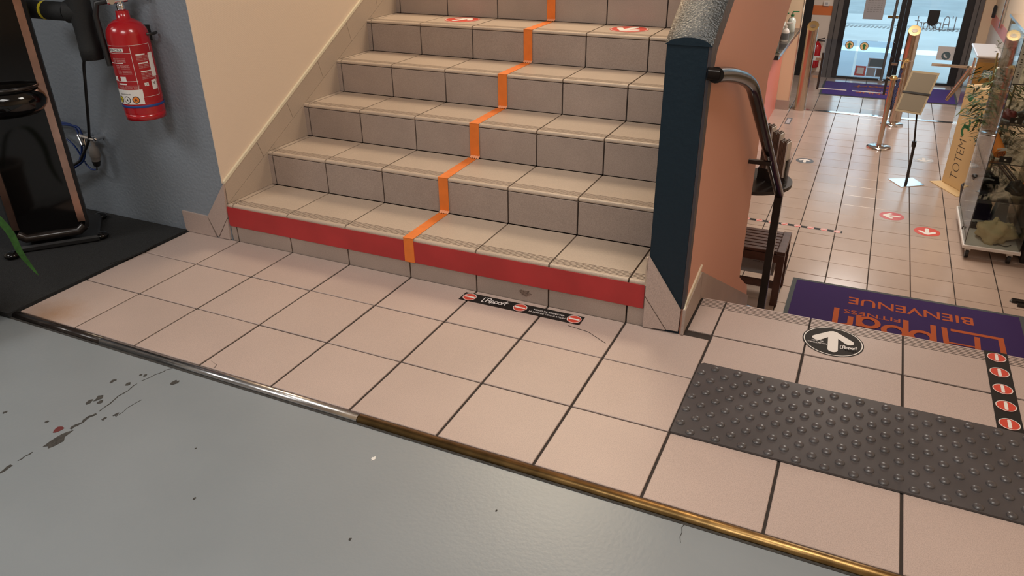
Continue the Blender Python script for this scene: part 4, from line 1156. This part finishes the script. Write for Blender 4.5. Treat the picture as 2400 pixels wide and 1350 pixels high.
obj('backing', MB().box(-0.048, 0.048, -0.042, 0.042, 0, 0.001), 'sage', stk); obj('ring', MB().ring((0, 0), 0.030, 0.034, 0.002), 'sticker_white', stk); obj('bar', MB().box(-0.02, 0.02, -0.006, 0.006, 0.001, 0.002), 'sticker_white', stk)

# ------------------------------------------------------------------ display cabinet on casters
cx0, cx1, cy0, cy1 = 3.385, 3.772, 4.31, 5.22
dc = thing('display_cabinet', 'glass display cabinet on casters with white base at the right', 'display cabinet', ((cx0 + cx1) / 2, (cy0 + cy1) / 2, ZL))
CB = Vector(((cx0 + cx1) / 2, (cy0 + cy1) / 2, ZL))
def L6(mb): return xf(mb, Matrix.Translation(-CB))
ZB, ZT = ZL + 0.10, 0.46
obj('base_board', L6(MB().box(cx0 - 0.01, cx1 + 0.01, cy0 - 0.015, cy1 + 0.015, ZB, ZB + 0.028, 0.003)), 'white_paint', dc)
for x in (cx0 + 0.04, cx1 - 0.05):
    for y in (cy0 + 0.05, cy1 - 0.05):
        o = obj('caster', L6(MB().tube([(x - 0.013, y, ZL + 0.037), (x + 0.013, y, ZL + 0.037)], 0.036, 16)), 'black_plastic', dc)
        obj('bracket', L6(MB().box(x - 0.02, x + 0.02, y - 0.015, y + 0.015, ZL + 0.06, ZB)), 'white_paint', o)
GB = ZB + 0.028
for nm, b_ in (('left_glass', (cx0, cx0 + 0.005, cy0, cy1, GB, ZT)), ('front_glass', (cx0 + 0.006, cx1 - 0.006, cy0, cy0 + 0.005, GB, ZT)), ('right_glass', (cx1 - 0.005, cx1, cy0, cy1, GB, ZT)), ('back_glass', (cx0 + 0.006, cx1 - 0.006, cy1 - 0.005, cy1, GB, ZT))):
    obj('glass_pane', L6(MB().box(*b_)), 'cabinet_glass', dc)
SHZ = [-0.80, -0.50, -0.20, 0.10]
for z in SHZ:
    o = obj('shelf', L6(MB().box(cx0 + 0.006, cx1 - 0.006, cy0 + 0.007, cy1 - 0.007, z, z + 0.006)), 'cabinet_glass', dc)
    obj('shelf_edge', L6(MB().box(cx0 + 0.006, cx1 - 0.006, cy0 + 0.0055, cy0 + 0.008, z - 0.001, z + 0.006)), 'text_dark', o)
obj('top_panel', L6(MB().box(cx0 - 0.012, cx1 + 0.012, cy0 - 0.012, cy1 + 0.012, ZT, ZT + 0.02)), 'chrome', dc)
obj('corner_clamp', L6(MB().tube([(cx0 - 0.01, cy0 - 0.02, ZT - 0.03), (cx0 + 0.05, cy0 - 0.02, ZT - 0.005)], 0.010, 8)), 'chrome', dc)
for x, y in ((cx0, cy0), (cx1 - 0.004, cy0)): obj('edge_seal', L6(MB().box(x, x + 0.004, y - 0.001, y + 0.006, GB, ZT)), 'text_dark', dc)
lk = MB(); lk.tube([(cx0 - 0.008, 4.55, -1.12), (cx0 - 0.012, 4.56, -1.13), (cx0 - 0.008, 4.57, -1.15)], 0.006, 6)
obj('latch', L6(lk), 'black_metal', dc)
ps = wall_sticker('price_strip', 'beige paper strip stuck inside the cabinet front edge', 'paper strip', (cx0 + 0.016, cy0 + 0.012, 0.27), PI / 2, 0)
obj('paper', MB().box(-0.008, 0.032, -0.17, 0.13, -0.002, 0.0), 'sticker_white', ps)
tx = MB(); text(tx, 'lil ilil lii', 0, 0, 0.2, 0.014, 0.001)
obj('lettering', xf(tx, Matrix.Translation((0.018, -0.12, 0)) @ Matrix.Rotation(PI / 2, 4, 'Z')), 'text_dark', ps)

# contents of the cabinet
def lumpy(c, r, seed, amp=0.25, n=22, m=14, flat=True):
    rnd = random.Random(seed); ph = [rnd.uniform(0, 6.28) for _ in range(6)]
    q = MB(); vs = []; fs = []
    for i in range(m + 1):
        t = -PI / 2 + PI * i / m
        for k in range(n):
            a = 2 * PI * k / n
            f = 1 + amp * (math.sin(3 * a + ph[0] + 2 * t) * 0.4 + math.sin(5 * a + ph[1] - 3 * t) * 0.3 + math.sin(7 * t + ph[2] + 2 * a) * 0.3)
            z = math.sin(t) * f
            if flat: z = max(z, -0.55)
            vs.append((c[0] + r[0] * math.cos(t) * f * math.cos(a), c[1] + r[1] * math.cos(t) * f * math.sin(a), c[2] + r[2] * (z + 0.55)))
    for i in range(m):
        for k in range(n):
            l = (k + 1) % n; fs.append((i * n + k, i * n + l, i * n + n + l, i * n + n + k))
    return q.add(vs, fs, True)
cbag = thing('cloth_bag', 'crumpled beige cloth bag on the cabinet base', 'bag', (3.60, 4.53, GB))
obj('body', lumpy((0, 0, 0), (0.135, 0.135, 0.095), 3, 0.42), 'bag_cloth', cbag)
obj('knot', lumpy((0.095, 0.02, 0.05), (0.055, 0.06, 0.05), 5, 0.5), 'bag_cloth', cbag)
obj('drawstring', MB().tube(smooth_pts([(-0.04, -0.13, 0.01), (0.0, -0.15, 0.004), (0.03, -0.14, 0.008), (0.08, -0.15, 0.004), (0.12, -0.12, 0.01)], 5), 0.004, 6), 'text_dark', cbag)
gv = thing('training_gloves', 'black padded gloves lying behind the cloth bag', 'gloves', (3.52, 4.74, GB))
obj('glove', lumpy((-0.04, 0, 0), (0.09, 0.035, 0.03), 8, 0.2), 'leather', gv); obj('glove', lumpy((0.06, 0.04, 0), (0.09, 0.035, 0.03), 9, 0.2), 'leather', gv)
bk = thing('black_box', 'black box with small clasp at the back of the cabinet base', 'box', (3.53, 5.02, GB))
obj('body', MB().box(-0.11, 0.07, -0.08, 0.12, 0.0, 0.15, 0.006), 'leather', bk); obj('clasp', MB().disc((-0.06, -0.02), 0.008, 0.15, 0.155, 12), 'chrome', bk)
gb = thing('grey_box', 'grey box leaning beside the black box in the cabinet', 'box', (3.68, 4.98, GB))
obj('body', MB().prism([(-0.06, 0.0), (0.05, 0.0), (0.035, 0.17), (-0.035, 0.17)], -0.06, 0.10, 'y'), 'paper_grey', gb); obj('lid', MB().box(-0.037, 0.037, -0.062, 0.102, 0.17, 0.178), 'card_grey', gb)
hb_ = thing('black_bag', 'black leather bag on the lowest glass shelf', 'bag', (3.47, 4.80, -0.794))
obj('body', lumpy((0, 0, 0), (0.09, 0.11, 0.05), 12, 0.4), 'leather', hb_); obj('strap', MB().tube(smooth_pts([(-0.07, -0.05, 0.03), (-0.03, -0.11, 0.06), (0.05, -0.1, 0.05)], 5), 0.007, 6), 'card_grey', hb_)
rodz = [((3.44, 4.95, -0.560), (3.72, 4.45, -0.780)), ((3.48, 4.97, -0.560), (3.75, 4.50, -0.780))]
for i, (a, b_) in enumerate(rodz):
    tag(obj('wooden_rod', MB().tube([a, b_], 0.010, 8), 'dark_wood'), ('left' if i == 0 else 'right') + ' one of two dark rods leaning inside the cabinet', 'rod', 'rods in the cabinet')
bb = thing('black_glove', 'black boxing glove with orange dot under the middle shelf', 'glove', (3.66, 4.50, -0.794))
obj('body', lumpy((0, 0, 0.03), (0.075, 0.10, 0.055), 21, 0.3), 'leather', bb); obj('badge', MB().disc((0.03, -0.03), 0.012, 0.118, 0.124, 12), 'orange_print', bb)
orl = thing('orange_towel', 'rolled orange towel with white tag on the middle shelf', 'towel', (3.455, 4.50, -0.494))
obj('roll', MB().tube([(-0.03, 0.10, 0.135), (0.0, -0.02, 0.06), (0.01, -0.06, 0.042)], [0.030, 0.045, 0.042], 16), 'orange_cloth', orl)
obj('tag', MB().prism([(-0.02, 0.060), (0.045, 0.075), (0.045, 0.098), (-0.02, 0.083)], -0.075, -0.072, 'y'), 'paper', orl)
sp_ = MB(); sp_.ribbon([(0.028 * (1 - k / 40) * math.cos(k * 0.45), 0.028 * (1 - k / 40) * math.sin(k * 0.45)) for k in range(36)], 0.004, 0.0)
obj('rolled_end', xf(sp_, Matrix.Translation((0.012, -0.104, 0.042)) @ Matrix.Rotation(PI / 2, 4, 'X')), 'dark_red', orl)
for lab_, x, y, z in (('black price card on the middle shelf below the towel', 3.50, 4.36, -0.494), ('black price card on the shelf above the towel', 3.495, 4.36, -0.194)):
    t = thing('price_card', lab_, 'card', (x, y, z), (0, 0, -0.1))
    obj('card', MB().prism([(-0.04, 0.0), (0.04, 0.0), (0.04, 0.045), (-0.04, 0.045)], 0.0, 0.004, 'y'), 'sticker_black', t); obj('symbol', MB().prism([(-0.008, 0.012), (0.008, 0.012), (0.006, 0.026), (-0.006, 0.026)], -0.0015, 0.0, 'y'), 'sticker_white', t)
for lab_, m_, c, r in (('dark red shoe on the upper shelf', 'dark_red', (3.46, 4.50, -0.194), (0.05, 0.10, 0.035)), ('black shoe beside the dark red one on the upper shelf', 'leather', (3.58, 4.52, -0.194), (0.055, 0.11, 0.04))):
    t = thing('sports_shoe', lab_, 'shoe', c)
    obj('upper', lumpy((0, 0, 0.01), r, 31, 0.3), m_, t); obj('sole', MB().disc((0, 0), r[0], 0.0, 0.012, 20, r[1]), 'card_grey', t)
tag(obj('black_jacket', lumpy((3.60, 4.55, 0.106), (0.12, 0.13, 0.12), 41, 0.3), 'leather'), 'black folded jacket on the top shelf of the cabinet', 'jacket')

# bamboo behind the cabinet
bam = thing('bamboo_plant', 'bamboo plant with thin leaves standing behind the glass cabinet', 'plant', (3.53, 5.52, ZL))
obj('pot', MB().lathe([(0.10, 0.0), (0.13, 0.22), (0.13, 0.24), (0.11, 0.24), (0.108, 0.2)], 20), 'black_plastic', bam)
rnd = random.Random(5)
lv = MB(); 
for i in range(7):
    a = rnd.uniform(0, 6.28); d = rnd.uniform(0.02, 0.08); hgt = rnd.uniform(1.15, 1.55)
    x, y = d * math.cos(a), d * math.sin(a); lean = Vector((rnd.uniform(-0.12, 0.05), rnd.uniform(-0.12, 0.05), 0))
    obj('stem', MB().tube([(x, y, 0.2), (x + lean.x * 0.4, y + lean.y * 0.4, 0.2 + hgt * 0.5), (x + lean.x, y + lean.y, hgt)], 0.008, 6), 'bamboo_stem', bam)
    for j in range(210):
        t = rnd.uniform(0.12, 1.0); b0 = Vector((x, y, 0.2)) + lean * t + Vector((0, 0, (hgt - 0.2) * t))
        aa = rnd.uniform(0, 6.28); rad = rnd.uniform(0.05, 0.30)
        b1_ = b0 + Vector((rad * math.cos(aa), rad * math.sin(aa), rnd.uniform(-0.04, 0.08)))
        dr = Vector((math.cos(aa + rnd.uniform(-0.9, 0.9)), math.sin(aa + rnd.uniform(-0.9, 0.9)), rnd.uniform(-0.7, 0.2))).normalized()
        ln = rnd.uniform(0.08, 0.15); sd = dr.cross(Vector((rnd.uniform(-0.5, 0.5), rnd.uniform(-0.5, 0.5), 1))).normalized() * ln * 0.085
        p1 = b1_ + dr * ln * 0.4 + Vector((0, 0, -0.002)); p2 = b1_ + dr * ln + Vector((0, 0, -0.015))
        if p2.x > 0.34 or p2.y < -0.26 or p2.x < -0.33 or (p2.z < 0.60 and p2.x < -0.08) or (p2.z < 0.80 and p2.x < -0.17) or (p2.z > 1.25 and p2.x < -0.15): continue
        lv.add([b1_, p1 - sd, p2, p1 + sd, p1 + Vector((0, 0, 0.003))], [(0, 1, 4), (1, 2, 4), (2, 3, 4), (3, 0, 4)])
o = obj('foliage', lv, 'bamboo_leaf', bam); o['kind'] = 'stuff'

dk = thing('dark_cupboard', 'dark low cupboard partly visible right of the glass cabinet', 'cupboard', (3.865, 4.75, ZL))
obj('body', MB().box(-0.05, 0.05, -0.35, 0.35, 0.0, 0.75, 0.004), 'leather', dk); obj('top', MB().box(-0.055, 0.052, -0.355, 0.355, 0.75, 0.77), 'black_plastic', dk)
sf = thing('metal_foot', 'black metal stand foot lying on the tiles at the right edge', 'stand foot', (3.80, 3.63, ZL))
obj('bar', MB().box(-0.12, 0.10, -0.02, 0.02, 0.0, 0.025, 0.004), 'black_metal', sf); obj('bar', MB().box(-0.09, 0.10, -0.075, -0.045, 0.0, 0.02, 0.004), 'black_metal', sf); obj('glide', MB().disc((-0.115, 0.0), 0.016, 0.0, 0.012, 12), 'grey_plastic', sf)

# ------------------------------------------------------------------ entrance wall with glass doors (y = 11.25)
DY = 11.25
wf = struct('wall_far', MB().box(1.43, 1.72, DY - 0.03, DY + 0.15, ZL, 1.6), 'white_wall', 'narrow white wall strip left of the entrance doors', 'wall')
obj('painted_band', MB().box(1.43, 1.72, DY - 0.034, DY - 0.029, -0.355, -0.212), 'orange_paint', wf, label='orange painted band')
obj('base_tile', MB().box(1.43, 1.72, DY - 0.038, DY - 0.03, ZL, ZL + 0.08), 'riser_tile', wf)
struct('wall_far', MB().box(3.777, 3.92, DY - 0.03, DY + 0.15, ZL, 1.6), 'cream', 'narrow cream wall strip right of the entrance doors', 'wall')
struct('wall_far', MB().box(-1.5, 1.26, DY - 0.02, DY + 0.15, ZL, 1.6), 'dark_frame', 'dark panelled wall left of the entrance', 'wall')
struct('wall_far', MB().box(1.43, 3.78, DY - 0.02, DY + 0.15, 0.95, 1.6), 'white_wall', 'white wall above the entrance doors', 'wall')
for i, (x0, x1, m_, lab_) in enumerate(((1.26, 1.43, 'dark_frame', 'black frame post at the left of the entrance wall'), (1.72, 1.868, 'grey_frame', 'grey frame column left of the glass doors'), (3.655, 3.777, 'grey_frame', 'grey frame column right of the glass doors'))):
    t = thing('trim_%d' % (i + 2), lab_, 'door frame', kind='structure')
    obj('column', MB().box(x0, x1, DY - 0.05, DY + 0.1, ZL, 0.95), m_, t)
    obj('groove', MB().box(x0 + (x1 - x0) * 0.45, x0 + (x1 - x0) * 0.52, DY - 0.053, DY - 0.05, ZL, 0.95), 'dark_frame', t)
def door(n, x0, x1, gx0, gx1, lab_):
    t = thing('door_%d' % n, lab_, 'door', kind='structure')
    obj('stile', MB().box(x0, gx0, DY - 0.03, DY + 0.03, ZL, 0.95), 'dark_frame', t); obj('stile', MB().box(gx1, x1, DY - 0.03, DY + 0.03, ZL, 0.95), 'dark_frame', t)
    obj('bottom_rail', MB().box(gx0, gx1, DY - 0.03, DY + 0.03, ZL + 0.002, ZL + 0.035), 'dark_frame', t); obj('top_rail', MB().box(gx0, gx1, DY - 0.03, DY + 0.03, 0.87, 0.95), 'dark_frame', t)
    obj('glass_pane', MB().box(gx0, gx1, DY - 0.004, DY + 0.004, ZL + 0.035, 0.87), 'clear_glass', t)
    return t
d1 = door(1, 1.868, 2.752, 1.951, 2.684, 'left glass entrance door with vertical handle bar')
d2 = door(2, 2.754, 3.655, 2.82, 3.549, 'right glass entrance door with dark shield shape')
obj('handle', MB().tube([(2.617, DY - 0.08, ZL + 0.02), (2.617, DY - 0.08, 0.75)], 0.020, 12), 'grey_frame', d1)
obj('handle_foot', MB().disc((2.617, DY - 0.08), 0.04, ZL + 0.005, ZL + 0.03, 16), 'chrome', d1)
obj('lock_plate', MB().box(2.53, 2.68, DY - 0.02, DY - 0.004, -0.36, -0.32), 'brass', d1)
YS = DY - 0.008
def sign(name, label, x0, x1, z0, z1, m, cat='poster'):
    t = thing(name, label, cat, ((x0 + x1) / 2, YS, (z0 + z1) / 2), (PI / 2, 0, 0))
    w_, h_ = (x1 - x0) / 2, (z1 - z0) / 2
    obj('sheet', MB().box(-w_, w_, -h_, h_, 0, 0.001), m, t)
    return t, w_, h_
t, w_, h_ = sign('door_notice', 'pale printed notice taped high on the left glass door', 2.176, 2.460, -0.388, 0.05, 'paper_grey')
tx = MB()
for i in range(6): text(tx, 'lil ilil lii lili il', -0.10, 0.05 - i * 0.032, 0.20, 0.010, 0.0018)
obj('lettering', tx, 'text_dark', t)
t, w_, h_ = sign('door_notice', 'small pink bordered notice low on the left glass door', 2.212, 2.370, -1.252, -1.098, 'sticker_pinkred')
obj('inner_sheet', MB().box(-0.05, 0.05, -0.045, 0.05, 0.001, 0.002), 'paper', t)
t, w_, h_ = sign('door_notice', 'grey photo poster low on the left glass door', 2.385, 2.625, -1.105, -0.968, 'paper_grey')
obj('photo', MB().box(-0.10, 0.10, -0.055, 0.055, 0.001, 0.002), 'sage', t)
t, w_, h_ = sign('door_notice', 'lower left grey poster of the pair on the left glass door', 2.385, 2.51, -1.252, -1.115, 'paper_grey')
obj('photo', MB().box(-0.05, 0.05, -0.055, 0.055, 0.001, 0.002), 'card_grey', t)
t, w_, h_ = sign('door_notice', 'lower right grey poster beside the handle foot', 2.52, 2.64, -1.252, -1.115, 'paper_grey')
obj('photo', MB().box(-0.05, 0.05, -0.055, 0.055, 0.001, 0.002), 'grey_frame', t)
t, w_, h_ = sign('door_notice', 'white mobile phone notice on the right glass door', 3.318, 3.552, -0.93, -0.728, 'paper')
obj('symbol', MB().disc((0.01, -0.035), 0.062, 0.001, 0.002, 24), 'sage', t)
hnd = MB(); hnd.ribbon(arc(0.03, -0.015, 0.045, 180, 270, 6), 0.022, 0.0028); obj('symbol', hnd, 'paper', t)
tx = MB(); text(tx, 'OUVERT', -0.03, 0.065, 0.07, 0.012, 0.002); 
t2, w_, h_ = sign('door_notice', 'thin red strip sticker below the phone notice', 3.325, 3.525, -1.005, -0.985, 'sticker_pinkred', 'sticker')
sh = thing('door_shield', 'black shield shaped lock cover on the right glass door', 'lock cover', (3.155, YS, -0.33), (PI / 2, 0, 0))
obj('plate', MB().prism([(-0.075, 0.115), (0.075, 0.115), (0.075, -0.05), (0.04, -0.10), (0.0, -0.115), (-0.04, -0.10), (-0.075, -0.05)], 0.0, 0.02, 'z'), 'black_plastic', sh)
obj('cord', MB().tube(smooth_pts([(0.0, -0.11, 0.01), (0.06, -0.15, 0.01), (0.16, -0.165, 0.01), (0.28, -0.15, 0.01), (0.39, -0.14, 0.01)], 5), 0.004, 6), 'text_dark', sh)
dl = thing('door_lettering', 'thin grey shop lettering read in reverse on the right glass door', 'lettering', (3.46, YS + 0.016, -0.50), (PI / 2, 0, PI))
obj('lettering', logo(MB(), 0.0, 0.0, 0.20, 0.0, 0.013, 0.72), 'card_grey', dl)

# small things on the walls by the entrance
so = thing('wall_socket', 'white junction box above the orange band', 'socket', (1.62, DY - 0.03, -0.18))
obj('box', MB().box(-0.045, 0.045, -0.04, 0.0, -0.035, 0.04, 0.006), 'white_paint', so); obj('cover', MB().box(-0.02, 0.02, -0.043, -0.04, -0.015, 0.02), 'paper_grey', so)
e2 = thing('fire_extinguisher', 'small red fire extinguisher on the white wall strip by the entrance', 'fire extinguisher', (1.585, DY - 0.115, -1.15))
obj('cylinder', MB().lathe([(0.06, 0.0), (0.072, 0.015), (0.072, 0.33), (0.05, 0.375), (0.022, 0.39), (0.022, 0.41)], 20), 'ext_red', e2)
obj('label', MB().lathe([(0.0728, 0.12), (0.0728, 0.19)], 20, closed=False), 'paper', e2)
hh_ = MB(); hh_.tube([(0, 0, 0.40), (0.0, 0, 0.43), (0.10, 0.0, 0.46)], 0.010, 8); hh_.tube([(0, 0, 0.42), (0.11, 0, 0.415)], 0.009, 8)
obj('handle', hh_, 'black_plastic', e2); obj('wall_bracket', MB().box(-0.02, 0.02, 0.06, 0.085, 0.2, 0.26), 'black_metal', e2)
wx = thing('wall_fixture', 'round white wall fixture with black side on the right wall', 'fixture', (3.90, 11.0, -0.17))
obj('face', MB().tube([(0.02, 0, 0), (-0.02, 0, 0)], [0.075, 0.06], 24), 'white_paint', wx); obj('side', MB().box(-0.03, 0.01, -0.10, -0.07, -0.08, 0.09, 0.008), 'black_plastic', wx)
tag(obj('wall_pipe', MB().tube([(3.895, 9.95, -0.26), (3.895, 9.95, 1.55)], 0.018, 12), 'chrome'), 'grey vertical pipe on the right wall', 'pipe')

# ------------------------------------------------------------------ outside
struct('floor', MB().box(-12, 18, 11.4, 19.4, -1.5, ZL - 0.01), 'pavement', 'pale pavement outside the glass doors', 'pavement')
struct('floor', MB().box(-30, 40, 19.4, 60, -1.55, ZL - 0.06), 'road', 'grey road beyond the pavement', 'road')
tag(obj('painted_line', MB().box(-12, 18, 13.9, 14.45, ZL - 0.011, ZL - 0.004), 'road_white'), 'white painted stripe on the pavement outside', 'road marking')
kg = thing('kerb_grating', 'row of dark drainage slots along the kerb outside', 'grating', (0, 0, 0))
obj('kerb', MB().box(-12, 18, 17.55, 17.7, ZL - 0.02, ZL - 0.003), 'road', kg)
sl = MB().box(-0.02, 0.02, -0.16, 0.16, 0, 0.004).mesh('slot'); sl.materials.append(MATS['grey_frame'])
for i in range(46):
    o = bpy.data.objects.new('slot', sl); COL.objects.link(o); o.parent = kg; o.location = (0.6 + i * 0.085, 17.25, ZL - 0.008); o.rotation_euler = (0, 0, -0.15)
